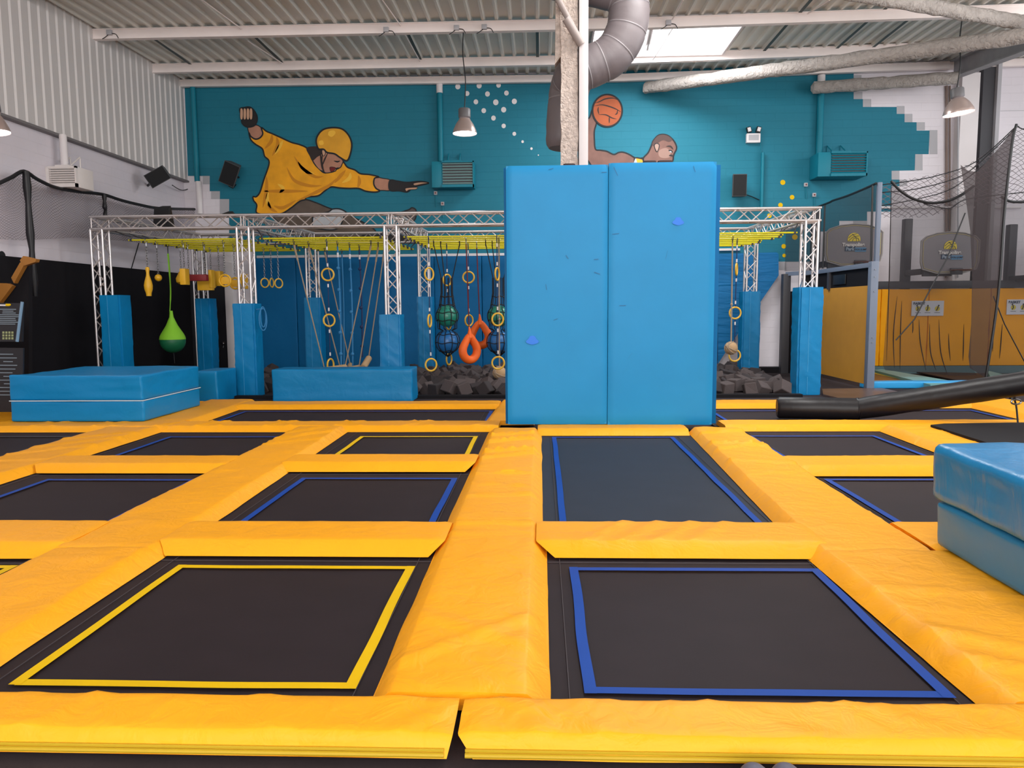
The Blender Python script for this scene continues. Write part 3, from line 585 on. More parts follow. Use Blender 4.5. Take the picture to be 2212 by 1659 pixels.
# ================================================================ TRAMPOLINE FIELD
def pad(name, lb, axis, a0, a1, b0, b1, h=.08, f0=.1, f1=.1, m0=0, m1=0, z0=0, m=None, amp=.005, wr=.5, seed=0, ends=(0, 0), group=None, parent=None, step=.05, fold=()):
    """padded cover: a = run, b = width; b0/b1 may be (start, end); m0/m1 mitre the flange at each end"""
    B0 = b0 if isinstance(b0, tuple) else (b0, b0); B1 = b1 if isinstance(b1, tuple) else (b1, b1); L = a1-a0; n = max(8, int(L/step)); wdt = B1[0]-B0[0]
    pr = [(0, 0), (f0*.1, h*.13), (f0*.5, h*.52), (f0*.94, h*.955), (f0+.008, h)]; k = max(6, int((wdt-f0-f1)/.045))
    pr += [(f0+.012+(wdt-f0-f1-.024)*i/k, h) for i in range(1, k)]
    pr += [(wdt-f1-.012, h), (wdt-f1*.94, h*.955), (wdt-f1*.5, h*.52), (wdt-f1*.1, h*.13), (wdt, 0)]
    NP = len(pr); vs_ = []; fs = []
    for i in range(n+1):
        u = i/n
        for q, (p, z) in enumerate(pr):
            v = p/wdt; lo = B0[0]+(B0[1]-B0[0])*u; hi = B1[0]+(B1[1]-B1[0])*u
            ma0, ma1 = (m0 if isinstance(m0, tuple) else (m0, m0)), (m1 if isinstance(m1, tuple) else (m1, m1))
            side = 0 if v < .5 else 1; fac = 1-z/h
            s_ = a0+ma0[side]*fac; e_ = a1-ma1[side]*fac; a = s_+(e_-s_)*u; b = lo+(hi-lo)*v
            ed = min((a-s_), (e_-a)); rd = 1 if ed > .012 else (.9+.1*ed/.012)
            zz = z*rd; hw = z/h
            P_ = Vector((a*1.1+seed*7.3, b*1.6+seed, seed))
            g = noise.noise(P_)*amp*1.2+noise.noise(P_*2.7)*amp*.7
            rg = (1-abs(noise.noise(Vector((a*3.2+b*1.5+seed*3, b*.9, seed)))*2))**6 if wr else 0
            g += max(0, rg)*amp*1.5*wr
            for fa, fw, fh, fsk in fold: g += 1.9*fh*math.exp(-((a-fa-(b-B0[0])*fsk)/fw)**2)
            zz += g*hw; bo = (noise.noise(Vector((a*1.7+seed, side*5, 2)))*.012) if z < h*.5 else 0
            y = b+bo
            vs_.append((a, y, z0+zz) if axis == 'x' else (y, a, z0+zz))
    for i in range(n):
        for q in range(NP-1): fs.append([i*NP+q, i*NP+q+1, (i+1)*NP+q+1, (i+1)*NP+q])
    mb = MB().add(vs_, fs, True)
    mb.add([vs_[q] for q in range(NP)], [list(range(NP))]); mb.add([vs_[n*NP+q] for q in range(NP)], [list(range(NP))])
    mb.add([vs_[0], vs_[NP-1], vs_[n*NP+NP-1], vs_[n*NP]], [[0, 1, 2, 3]])
    return mb.build(name, m or M_YEL, parent, (lb, 'safety pad') if not parent else None, angle=50)
PN = 'safety_pad'
# front row
for a0, a1, lb, ms, sd in [(-5.2, -.345, 'yellow vinyl pad along the front edge, left of the narrow gap', ((0, 0), (.02, .02)), 1), (-.325, 3.6, 'yellow vinyl pad along the front edge, right of the narrow gap', ((.06, .02), (0, 0)), 2)]:
    t = thing('front_safety_pad', lb, 'safety pad', ((a0+a1)/2, 2.85, 0))
    pad('cover', '', 'x', a0, a1, 2.685, 3.03, h=.085, f0=.035, f1=.05, m0=ms[0], m1=ms[1], seed=sd, amp=.007, wr=1.0, parent=t, fold=[(a0+.35*k, .035, .005, -1.6+.3*math.sin(k*2)) for k in range(2, 10, 2)] if sd == 2 else [(a1-.25, .03, .006, .9), (a1-1.3, .05, .004, -.8), (a1-1.7, .04, .004, .5)])
    MB().tube([(a0+.03, 2.688, .012), (a1-.03, 2.688, .012)], .010, 8).build('piping', M_YELEDGE, t)
    MB().box(a0+.03, a1-.03, 2.686, 2.696, .024, .036, .003).build('edge_strip', M_YELEDGE, t)
# long rows (running away from the camera)
cF = [(a_, b_, c_*2, d_) for a_, b_, c_, d_ in [(9.0, .03, .012, .5), (8.4, .025, .012, .35), (8.0, .03, .01, .6), (7.3, .02, .008, .1), (6.9, .02, .007, -.2), (6.4, .025, .006, .15), (9.5, .03, .01, .4)]]
pad(PN, 'yellow pad between the front yellow-lined and front blue-lined trampolines', 'y', 3.03, 5.66, -.75, .03, seed=3, amp=.007, fold=[(3.2, .04, .01, .9), (3.9, .05, .006, -.6), (5.55, .02, .01, .02), (5.3, .02, .006, .05)], h=.088)
pad(PN, 'long yellow pad leading up to the left corner of the tall blue wall', 'y', 5.64, 10.2, (-.76, -.73), (.01, .0), seed=4, amp=.008, fold=cF)
pad(PN, 'yellow pad along the right side of the front blue-lined trampoline', 'y', 3.02, 4.98, (1.86, 1.80), (3.3, 3.3), seed=5, f1=.03, amp=.01, fold=[(3.45, .04, .014, -.5), (3.75, .05, .01, -.6), (4.3, .03, .008, -.2)], h=.085)
pad(PN, 'long yellow pad along the right side of the long centre trampoline', 'y', 4.96, 10.2, (1.80, 2.0), (2.68, 2.74), seed=6, amp=.009, h=.085, fold=[(9.6, .04, .016, .4), (9.1, .04, .018, -.4), (8.5, .04, .014, .5), (8.0, .04, .014, -.3), (7.2, .03, .006, .3)])
pad(PN, 'yellow pad along the left side of the front yellow-lined trampoline', 'y', 2.9, 4.97, -3.47, -2.62, seed=7, amp=.009, f1=.12)
pad(PN, 'long yellow pad left of the three middle-left trampolines', 'y', 4.96, 10.35, (-3.47, -3.5), (-2.62, -2.72), seed=8, amp=.009, fold=[(9.3, .03, .012, .9), (9.7, .03, .012, 1.2), (8.9, .03, .01, .7), (9.05, .03, .01, 1.5)])
pad(PN, 'long yellow pad in the second row from the left, before the big blue block', 'y', 5.9, 10.35, -6.24, -5.38, seed=9, amp=.009, fold=[(8.2, .03, .012, .9), (8.6, .03, .012, 1.1), (9.2, .03, .01, .8), (7.9, .03, .008, .2)])
pad(PN, 'yellow pad sloping past the dark mat at the right edge', 'y', 7.9, 10.32, (4.55, 4.62), (5.3, 5.4), seed=10, amp=.012, h=.1)
# cross pads (running left to right)
crosses = [(-2.72, -.68, 4.98, 5.66, 'yellow cross pad just behind the front yellow-lined trampoline', (.1, .1), 11),
           (-.04, 1.96, 4.98, 5.68, 'yellow cross pad just behind the front blue-lined trampoline', (.13, .08), 12),
           (-5.45, -3.34, 4.90, 5.66, 'yellow cross pad cut by the left edge of the view', (.1, .1), 13),
           (-2.78, -.70, 7.68, 8.34, 'yellow cross pad in front of the small far yellow-lined trampoline', (.1, .1), 14),
           (-5.44, -3.36, 7.60, 8.26, 'yellow cross pad between the two left blue-lined trampolines', (.1, .1), 15),
           (2.62, 4.9, 4.95, 5.70, 'yellow cross pad disappearing under the near right blue block', (.1, .1), 16),
           (2.63, 4.68, 7.50, 8.26, 'yellow cross pad between the two right blue-lined trampolines', (.1, .1), 17)]
for a0, a1, b0, b1, lb, (q0, q1), sd in crosses:
    pad(PN, lb, 'x', a0, a1, b0, b1, h=.082, m0=(q0, 0), m1=(q1, 0), seed=sd, f0=.13, amp=.004, z0=.010, fold=[(a0+.25*k, .03, .008, .7) for k in range(1, 5)] if sd == 12 else ())
pad(PN, 'wide yellow cross pad in front of the far left trampoline and big blue block', 'x', -9.6, -5.3, 10.3, 11.0, seed=20, fold=[(-9.2+.45*k, .03, .01, .8*(-1)**k) for k in range(9)])
pad(PN, 'wide yellow cross pad along the near side of the long far-left trampoline', 'x', -5.32, -.6, 10.3, 10.93, seed=21, fold=[(-5+.5*k, .03, .011, .7*(-1)**k) for k in range(9)])
pad(PN, 'narrow yellow pad at the foot of the tall blue wall', 'x', -.05, 1.98, 9.98, 10.6, seed=22, f0=.12)
pad(PN, 'wide yellow cross pad on the near side of the far right trampoline', 'x', 2.55, 9.6, 10.32, 10.95, seed=23)
pad(PN, 'yellow pad along the far edge of the long far-left trampoline', 'x', -5.3, -.72, 12.68, 13.35, seed=24)
pad(PN, 'yellow pad along the far edge of the far right trampoline, behind the sweeper arm', 'x', 2.5, 7.2, 12.68, 13.35, seed=25)
pad(PN, 'yellow pad joining the far-left trampoline and the big blue block', 'y', 10.95, 13.6, (-6.1, -6.2), (-5.18, -5.25), seed=26)
pad(PN, 'short yellow pad between the far-left trampoline and the tall blue wall', 'y', 10.9, 13.4, (-.86, -.75), (-.1, -.1), seed=27)
pad(PN, 'yellow pad at the right edge, right of the far trampoline', 'y', 10.9, 13.9, 7.15, 8.2, seed=28)
pad(PN, 'yellow pad under the big blue block by the left wall', 'x', -9.6, -6.2, 11.0, 13.6, h=.06, seed=29)

# beds
M_BEDREFL = mat('trampoline_mesh_reflection', (38, 42, 54), .65, spec=.3, bump=.15, bscale=160, bdist=.002, stretch=(1, 1.6, 1), var=.08, vscale=2)  # bed mesh with a bluish reflection painted into its colour
M_STITCH = mat('seam_thread', (62, 55, 60), .7)
def bed(x0, x1, y0, y1, tape, lb, ax0=None, ax1=None, ay0=None, ay1=None, m=None, w=.056):
    if ax0 is None: ax0, ax1, ay0, ay1 = x0+.2, x1-.2, y0+.2, y1-.4
    t = thing('trampoline', lb, 'trampoline', ((x0+x1)/2, (y0+y1)/2, -.03), 'trampoline beds')
    nx, ny = 24, 24; vs_ = []; fs = []; X0, X1, Y0_, Y1_ = x0-.12, x1+.12, y0-.12, y1+.12
    def hz(u, v): return -.004-.012*(math.sin(math.pi*u)*math.sin(math.pi*v))**.5*(1 if 0 < u < 1 and 0 < v < 1 else 0)
    for j in range(ny+1):
        for i in range(nx+1): vs_.append((X0+(X1-X0)*i/nx, Y0_+(Y1_-Y0_)*j/ny, hz(i/nx, j/ny)))
    for j in range(ny):
        for i in range(nx): a = j*(nx+1)+i; fs.append([a, a+1, a+nx+2, a+nx+1])
    MB().add(vs_, fs, True).build('jumping_bed', m or M_BED, t)
    mb = MB(); z = .0015
    def strip(p, q, hx, hy):
        n = 16; v = []
        for i in range(n+1):
            c = Vector(p).lerp(Vector(q), i/n); j = noise.noise(c*1.7)*.008; v += [(c.x-hx+j*(hx > 0), c.y-hy+j*(hy > 0), z), (c.x+hx+j*(hx > 0), c.y+hy+j*(hy > 0), z)]
        mb.add(v, [[2*i, 2*i+1, 2*i+3, 2*i+2] for i in range(n)])
    strip((ax0, ay0, 0), (ax1, ay0, 0), 0, w/2); strip((ax0, ay1, 0), (ax1, ay1, 0), 0, w/2); z = .0028; strip((ax0, ay0-w/2, 0), (ax0, ay1+w/2, 0), w/2, 0); strip((ax1, ay0-w/2, 0), (ax1, ay1+w/2, 0), w/2, 0)
    mb.build('boundary_tape', tape, t)
    mb = MB()
    for a in (x0+.09, x1-.09): mb.box(a-.002, a+.002, y0, y1, -.003, .0005)
    for a in (y0+.08, y1-.08): mb.box(x0, x1, a-.002, a+.002, -.003, .0005)
    mb.build('stitched_seam', M_STITCH, t)
bed(-2.62, -.75, 3.0, 5.0, M_TAPEY, 'dark trampoline with a yellow tape outline, nearest on the left', -2.42, -.87, 3.225, 4.79)
bed(.03, 1.88, 3.0, 5.0, M_TAPEB, 'dark trampoline with a blue tape outline, nearest on the right', .21, 1.77, 3.21, 4.79)
bed(-5.4, -3.45, 2.9, 4.92, M_TAPEY, 'dark trampoline with yellow tape, only a corner showing at the left edge', -5.1, -3.56, 3.2, 4.76)
bed(-2.62, -.75, 5.68, 7.7, M_TAPEB, 'dark blue-taped trampoline behind the near yellow-taped one', -2.42, -.88, 5.7, 7.41)
bed(.03, 1.9, 5.7, 10.0, M_TAPEB, 'long dark trampoline with blue tape in front of the tall blue wall', .17, 1.72, 5.7, 9.85, m=M_BEDREFL)
bed(-5.4, -3.45, 5.62, 7.62, M_TAPEB, 'dark blue-taped trampoline at the left edge, second row', -5.03, -3.52, 5.7, 7.34)
bed(-2.66, -.75, 8.3, 10.35, M_TAPEY, 'small-looking yellow-taped trampoline left of the tall blue wall', -2.42, -.88, 8.3, 9.92)
bed(-5.4, -3.48, 8.22, 10.35, M_TAPEB, 'dark blue-taped trampoline in front of the bench-like blue block', -5.05, -3.53, 8.2, 9.91)
bed(-8.2, -6.22, 8.0, 10.35, mat('faint_seam', (62, 60, 66), .7), 'plain dark trampoline at the left edge in front of the big blue block')
bed(2.68, 4.7, 5.66, 7.54, M_TAPEB, 'dark blue-taped trampoline partly behind the near right blue block', 2.82, 4.4, 5.7, 7.39)
bed(2.72, 4.62, 8.22, 10.36, M_TAPEB, 'dark blue-taped trampoline right of the long centre one, far row', 2.76, 4.37, 8.2, 9.94)
bed(-5.2, -.85, 10.9, 12.72, M_TAPEB, 'wide far trampoline in front of the long blue bench block', -5.02, -.84, 11.0, 12.44)
bed(2.62, 7.15, 10.92, 12.72, M_TAPEB, 'wide far trampoline under the black sweeper arm', 2.8, 7.0, 11.0, 12.4)
# dark mat at right edge
pad(PN, 'yellow pad hidden under the thin charcoal mat at the right edge', 'x', 5.42, 7.4, 8.85, 10.2, seed=31, h=.09)
mb = MB(); q = [PZ(2010, 920, .12), PZ(2040, 917, .12), PZ(2260, 914, .12), PZ(2400, 965, .12), PZ(2150, 964, .12), PZ(2130, 958, .12)]
MB().prism([(p.x, p.y, .1) for p in q], (0, 0, .035)).build('landing_mat', M_BLACK, tagd=('thin charcoal mat lying over the pads at the right edge', 'mat'))
# black sweeper arm
r = .165
swp = thing('sweeper_arm', 'black padded sweeper arm lying across the far right trampoline', 'sweeper arm', (4.6, 11.4, 0))
p0, p1 = Vector((3.58, 11.45, r+.002)), Vector((4.80, 11.25, r+.002)); p2 = PY(2212, 828, 10.35)
p0 = PY(1678, 884, 11.55); p0.z = r+.002; p1 = PY(1852, 887, 11.35); p1.z = r+.004
MB().tube([p0-(p1-p0).normalized()*-.0, p0+(p1-p0)*.03, p0+(p1-p0)*.5, p1], [r*.82, r, r, r], 28).build('padded_segment', M_BLKV, swp, angle=60)
e = p1+(p2-p1)*1.5; N = 14; path = [p1.lerp(e, k/N) for k in range(N+1)]
MB().tube(path, [r*.94]+[r*(1+.02*math.sin(k*2.3)) for k in range(N)], 28).build('padded_segment', M_BLKV, swp, angle=60)
MB().lathe([(.001, 0), (.36, 0), (.38, .03), (.38, e.z+.2), (.34, e.z+.26), (.001, e.z+.28)], (e.x+.2, e.y, -.028), 32).build('hub', M_BLKV, swp)
t_ = (p1-p0).normalized(); MB().lathe([(r*.98, -.03), (r*1.04, -.012), (r*.9, 0), (r*1.04, .012), (r*.98, .03)], p1, 28, rot=Vector((0, 0, 1)).rotation_difference(t_).to_matrix()).build('joint_fold', M_BLKV, swp)
h = PY(2192, 862, 10.5)
rp = MB().tube(smooth3([h+Vector((0, 0, .12)), h, h+Vector((.03, 0, -.12)), PY(2199, 916, 10.3)]), .012, 6).build('tether_rope', M_ROPEK, swp); MB().torus(h+Vector((.02, 0, -.04)), .055, .012, sx=1.2, sz=.6).build('steel_hook', M_STEEL, rp)
MB().tube([h+Vector((0, -.02, .22)), h+Vector((-.06, -.02, .0))], .03, 8).build('strap', M_PLASTK, swp)

# ---------------------------------------------------------------- big blue blocks
def soft_block(name, x0, x1, y0, y1, z0, z1, m, parent, amp=.012, r=.035, seed=0, sag=0):
    bm = bmesh.new(); bmesh.ops.create_cube(bm, size=1)
    for v in bm.verts: v.co = Vector((v.co.x*(x1-x0), v.co.y*(y1-y0), v.co.z*(z1-z0)))
    bmesh.ops.bevel(bm, geom=bm.edges[:], offset=r, segments=3, profile=.6, affect='EDGES')
    bmesh.ops.subdivide_edges(bm, edges=[e for e in bm.edges if e.calc_length() > .2], cuts=14, use_grid_fill=True)
    c = Vector(((x0+x1)/2, (y0+y1)/2, (z0+z1)/2))
    for v in bm.verts:
        p = v.co; q = Vector((p.x*1.3+seed, p.y*1.3, p.z*3+seed)); n = noise.noise_vector(q)*amp+noise.noise_vector(q*3.1)*amp*.5
        if p.z < -(z1-z0)/2+.02: n.z = 0
        if sag and p.z > 0: n.z -= sag*max(0, 1-(p.x/(x1-x0)*2)**2)*max(0, 1-(p.y/(y1-y0)*2)**2)
        v.co += n
    bm.verts.index_update(); mb = MB().add([v.co+c for v in bm.verts], [[v.index for v in f.verts] for f in bm.faces], True); bm.free()
    return mb.build(name, m, parent, angle=60)
blk = thing('foam_block', 'big two-layer blue foam block on the left by the wall', 'foam block', (-6.85, 11.6, .08))
soft_block('lower_layer', -7.88, -5.86, 10.75, 12.6, .085, .395, M_BLUE, blk, seed=1)
soft_block('upper_layer', -7.88, -5.86, 10.75, 12.6, .4, .775, M_BLUE, blk, seed=2, amp=.02, sag=.03)
MB().tube([(-7.88, 10.742, .398), (-5.86, 10.742, .398), (-5.852, 12.6, .398)], .008, 6).build('white_piping', mat('piping_white', (200, 215, 225), .5), blk)
blk = thing('foam_block', 'two-layer blue foam block close to the camera at the right edge', 'foam block', (3.8, 4.2, .08))
soft_block('lower_layer', 2.66, 4.7, 3.2, 5.06, .09, .39, mat('faded_blue_vinyl', (40, 124, 170), .32, spec=.6, bump=.15, bscale=3), blk, seed=3)
soft_block('upper_layer', 2.63, 4.7, 3.15, 5.09, .40, .775, M_WRINK, blk, seed=4, amp=.022, r=.06, sag=.02)
bx = MB(); o = soft_block('foam_block', -5.08, -2.42, 13.9, 14.55, -.028, .6, M_BLUE, None, seed=5, amp=.012); tag(o, 'long low blue block like a bench in front of the foam pit', 'foam block')
o = soft_block('foam_block', -6.46, -6.04, 13.7, 14.6, -.028, .59, M_BLUE, None, seed=6, amp=.008); tag(o, 'small blue block just right of the big two-layer block', 'foam block')

# ---------------------------------------------------------------- tall blue wall
bw = thing('padded_climbing_wall', 'tall blue padded wall of two panels in the middle of the hall', 'padded wall', (1.0, 10.6, .08))
yw = 10.42; zt = PY(1300, 353, yw).z
xL, xM, xR = PY(1097, 918, yw).x, PY(1312, 918, yw).x, PY(1538, 918, yw).x
def panel(x0, x1, y0, y1, z0, z1, name, seed):
    nx, nz = 28, 48; vs_ = []; fs = []
    for j in range(nz+1):
        for i in range(nx+1):
            u, v = i/nx, j/nz; ed = min(u, 1-u)*(x1-x0); ed2 = min(v, 1-v)*(z1-z0); rd = .02*(1-min(1, ed/.03))+.02*(1-min(1, ed2/.03))
            x = x0+(x1-x0)*u; z = z0+(z1-z0)*v; vs_.append((x, y0+rd+noise.noise(Vector((x*1.2+seed, z*1.2, seed)))*.006, z))
    for j in range(nz):
        for i in range(nx): a = j*(nx+1)+i; fs.append([a, a+1, a+nx+2, a+nx+1])
    mb = MB().add(vs_, fs, True); mb.box(x0+.002, x1-.002, y0+.022, y1, z0+.002, z1-.002); return mb.build(name, M_BLUEW, bw, angle=70)
panel(xL, xM-.003, yw, yw+.09, .085, zt-.012, 'wall_panel', 1); panel(xM+.003, xR, yw-.01, yw+.09, .075, zt+.005, 'wall_panel', 2)
MB().box(xL-.035, xR+.075, yw+.095, yw+.15, .08, zt-.02, .01).build('backing_pad', M_BLUED, bw)
MB().box(xL-.02, xR+.05, yw+.152, yw+.36, .08, zt-.05).build('wooden_core', mat('plywood', (150, 96, 62), .7), bw)
mb = MB()
for px, py in [(1210, 505), (1225, 555), (1180, 620), (1330, 505), (1345, 660), (1288, 560), (1440, 550), (1190, 365), (1330, 370), (1500, 365), (1305, 372), (1290, 590), (1200, 690), (1360, 770)]:
    c = PY(px, py, yw-.018); a = random.uniform(0, 3.1); L = random.uniform(.03, .07); dx, dz = math.cos(a)*L, math.sin(a)*L
    mb.quad((c.x-dx, c.y, c.z-dz), (c.x-dx+.006, c.y, c.z-dz+.01), (c.x+dx, c.y, c.z+dz), (c.x+dx-.006, c.y, c.z+dz-.012))
mb.build('scuff_marks', mat('scuff_blue', (30, 104, 152), .6), bw)
mb = MB()
for px, py, r_ in [(1465, 478, 11), (1150, 735, 12)]:
    mb.quad(*[PY(px+r_*(1+.3*math.sin(3*a))*math.cos(a), py+.8*r_*math.sin(a), yw-.028) for a in [k*math.pi/10 for k in range(20)]])
mb.build('bright_blue_smudge', mat('patch_blue', (14, 116, 224), .5), bw)  # brighter blue smudges on the two panels
for px0, px1, lb in [(1216, 1243, 'dark foam roll on top of the blue wall at the column base'), (1333, 1369, 'rounded dark foam roll on top of the blue wall, below the mural arm'), (1388, 1417, 'dark foam roll on top of the blue wall below the mural neck'), (1420, 1452, 'dark foam roll on top of the blue wall below the mural chin')]:
    a, b = PY(px0, 350, 10.7), PY(px1, 350, 10.7); hh = .05 if px0 < 1380 else .075
    MB().box(a.x, b.x, 10.62, 10.77, zt-.05, zt+hh, .03).build('foam_roll', mat('dark_brown_foam', (52, 36, 34), .8), tagd=(lb, 'foam roll'))

# ================================================================ TRUSS RIG
S = .24; CR = .025
def truss(p0, p1, lb, name, cat, up=(0, 0, 1), side=None, sx=S, sz=S, pitch=.27):
    p0, p1 = Vector(p0), Vector(p1); ax = (p1-p0).normalized(); u = Vector(up); s_ = ax.cross(u).normalized(); u = s_.cross(ax)
    t = thing(name, lb, cat, p0); L = (p1-p0).length; cs = [(a, b) for a in (-1, 1) for b in (-1, 1)]
    off = [s_*a*sx/2+u*b*sz/2 for a, b in cs]
    for o in off: MB().tube([p0+o, p1+o], CR, 10).build('chord', M_ALU, t)
    mb = MB(); n = max(1, round(L/pitch))
    for (i, j) in ((0, 1), (1, 3), (3, 2), (2, 0)):
        for k in range(n):
            A = p0+ax*(L*k/n); B = p0+ax*(L*(k+1)/n); a_, b_ = (off[i], off[j]) if k % 2 == 0 else (off[j], off[i]); mb.tube([A+a_, B+b_], .0115, 5, cap=False)
        for e in (p0+ax*.03, p1-ax*.03): mb.tube([e+off[i], e+off[j]], .011, 5, cap=False)
    mb.build('lattice_brace', M_ALUD, t); return t
ZT0, ZT1 = 3.36, 3.60; ZM = (ZT0+ZT1)/2
FY, RY = 15.06, 18.72
fx = [-8.91, -5.93, -2.97, -.05, 2.75, 5.24]; rx = [-8.56, -5.7, -2.9, -.1, 2.6, 5.12]
nmF = ['far left front', 'second front', 'third front', None, None, 'far right front']; nmR = ['far left rear', 'second rear', 'third rear', None, None, 'far right rear']
for k, x in enumerate(fx):
    if nmF[k]: truss((x, FY, -.028), (x, FY, ZT1-S*1.0), 'aluminium lattice truss post, %s post of the rig' % nmF[k], 'truss_post', 'truss', up=(0, 1, 0))
for k, x in enumerate(rx):
    if nmR[k]: truss((x, RY, -.028), (x, RY, ZT1-S*1.0), 'aluminium lattice truss post, %s post of the rig' % nmR[k], 'truss_post', 'truss', up=(0, 1, 0))
secs = ['far left', 'second', 'third', 'fourth, behind the blue wall,', 'right end']
for k in range(5):
    truss((fx[k]+(-.12 if k == 0 else .0), FY, ZM), (fx[k+1]+(.17 if k == 4 else 0), FY, ZM), 'horizontal front truss beam, %s bay of the rig' % secs[k], 'truss_beam', 'truss')
    truss((rx[k], RY, ZM), (rx[k+1], RY, ZM), 'horizontal rear truss beam, %s bay of the rig' % secs[k], 'truss_beam', 'truss')
for k in (0, 1, 2, 3, 4, 5):
    truss((fx[k], FY+.12, ZM), (rx[k], RY-.12, ZM), 'cross truss beam running back from the %s' % (nmF[k]+' post' if nmF[k] else ('front beam behind the left half of the blue wall' if k == 3 else 'front beam behind the right half of the blue wall')), 'truss_beam', 'truss')
# column sleeves
def sleeve(x0, x1, y0, y1, z1, lb, z0=-.025, wr=0, seed=0):
    t = thing('post_pad', lb, 'post padding', ((x0+x1)/2, (y0+y1)/2, z0))
    bm = bmesh.new(); bmesh.ops.create_cube(bm, size=1); hx, hy, hz = x1-x0, y1-y0, z1-z0
    for v in bm.verts: v.co = Vector((v.co.x*hx, v.co.y*hy, v.co.z*hz))
    bmesh.ops.bevel(bm, geom=[e for e in bm.edges if abs(e.verts[0].co.z-e.verts[1].co.z) > .5], offset=.035, segments=2, affect='EDGES')
    bmesh.ops.subdivide_edges(bm, edges=[e for e in bm.edges if e.calc_length() > .6], cuts=34, use_grid_fill=True)
    bmesh.ops.subdivide_edges(bm, edges=[e for e in bm.edges if e.calc_length() > .2], cuts=7, use_grid_fill=True)
    c = Vector(((x0+x1)/2, (y0+y1)/2, (z0+z1)/2))
    for v in bm.verts:
        p = v.co; edge = min(1, (hz/2-abs(p.z))/.05)
        a = noise.noise(Vector((p.x*3+seed, p.y*3, p.z*1.2)))*.012; d_ = p.z*9+p.x*7; rg = max(0, 1-abs(noise.noise(Vector((d_*.55, p.x*2+seed, p.y*2)))*2.2))**4
        nrm = Vector((p.x/hx, p.y/hy, 0)); nrm = nrm.normalized() if nrm.length else nrm; v.co += nrm*(a+rg*.008*wr)*edge
    bm.verts.index_update(); MB().add([v.co+c for v in bm.verts], [[v.index for v in f.verts] for f in bm.faces], True).build('sleeve', M_BLUE, t, angle=45); bm.free()
    xm = x0+hx*.42; MB().box(xm-.004, xm+.004, y0-.012, y0-.002, z0+.02, z1-.01).build('seam_piping', mat('piping_blue', (56, 150, 200), .5), t)
F0 = 14.86
sleeve(-8.90, -8.47, F0, F0+.45, 2.04, 'blue padding on the far left front truss post', seed=1, wr=1)
sleeve(-6.18, -5.74, F0, F0+.45, 1.85, 'blue padding on the second front truss post, right of the small block', seed=2, wr=1.2)
sleeve(-3.22, -2.80, F0, F0+.45, 1.61, 'blue padding on the third front truss post, at the end of the long bench block', seed=3, wr=1.4)
sleeve(5.02, 5.48, F0, F0+.45, 2.08, 'blue padding on the far right front truss post', seed=4, wr=1.6)
R0 = 18.5
sleeve(-8.63, -8.25, R0, R0+.42, 2.02, 'blue padding on the far left rear truss post, before the black wall', seed=5, wr=1.2)
sleeve(-5.88, -5.48, R0, R0+.42, 2.02, 'blue padding on the second rear truss post, behind the slanting ropes', seed=6, wr=1)
sleeve(-3.06, -2.68, R0, R0+.42, 2.02, 'blue padding on the third rear truss post, left of the ball nets', seed=7, wr=1.4)
sleeve(4.90, 5.32, R0, R0+.42, 2.08, 'blue padding on the far right rear truss post, beside the ring chain', seed=8, wr=1.6)
# overhead yellow bars
bays = [(-8.48, -6.12, -8.3, -5.9, 'far left bay', 0), (-5.74, -3.2, -5.5, -3.1, 'second bay', 1), (-2.78, -.1, -2.7, -.1, 'third bay', 2), (2.85, 5.1, 2.7, 4.98, 'right end bay', 4)]
rows = ['nearest', 'second', 'third', 'fourth', 'fifth', 'sixth', 'seventh', 'farthest']
ZB = 3.17
for xa, xb, ra, rb, bn, bk_ in bays:
    for i in range(8):
        y = 15.35+i*.44; u = i/7; x0 = xa+(ra-xa)*u; x1 = xb+(rb-xb)*u
        if bn == 'right end bay': x1 -= .12*(i % 3 == 1)
        t = thing('overhead_bar', 'yellow overhead bar, %s row of the %s' % (rows[i], bn), 'climbing bar', ((x0+x1)/2, y, ZB), 'yellow overhead bars')
        MB().tube([(x0, y, ZB), (x1, y, ZB)], .018, 10).build('bar', M_BARY, t)
        for x, kk, sg in ((x0+.05, bk_, 1), (x1-.05, bk_+1, -1)):
            uu = (y-FY)/(RY-FY); xc = fx[kk]+(rx[kk]-fx[kk])*uu+sg*.12
            MB().tube([(x, y, ZB-.02), (x, y, ZB+.06), (xc, y, ZT0-.005)], .011, 6).box(x-.022, x+.022, y-.024, y+.024, ZB-.026, ZB+.026, .008).build('clamp', M_DKST, t)

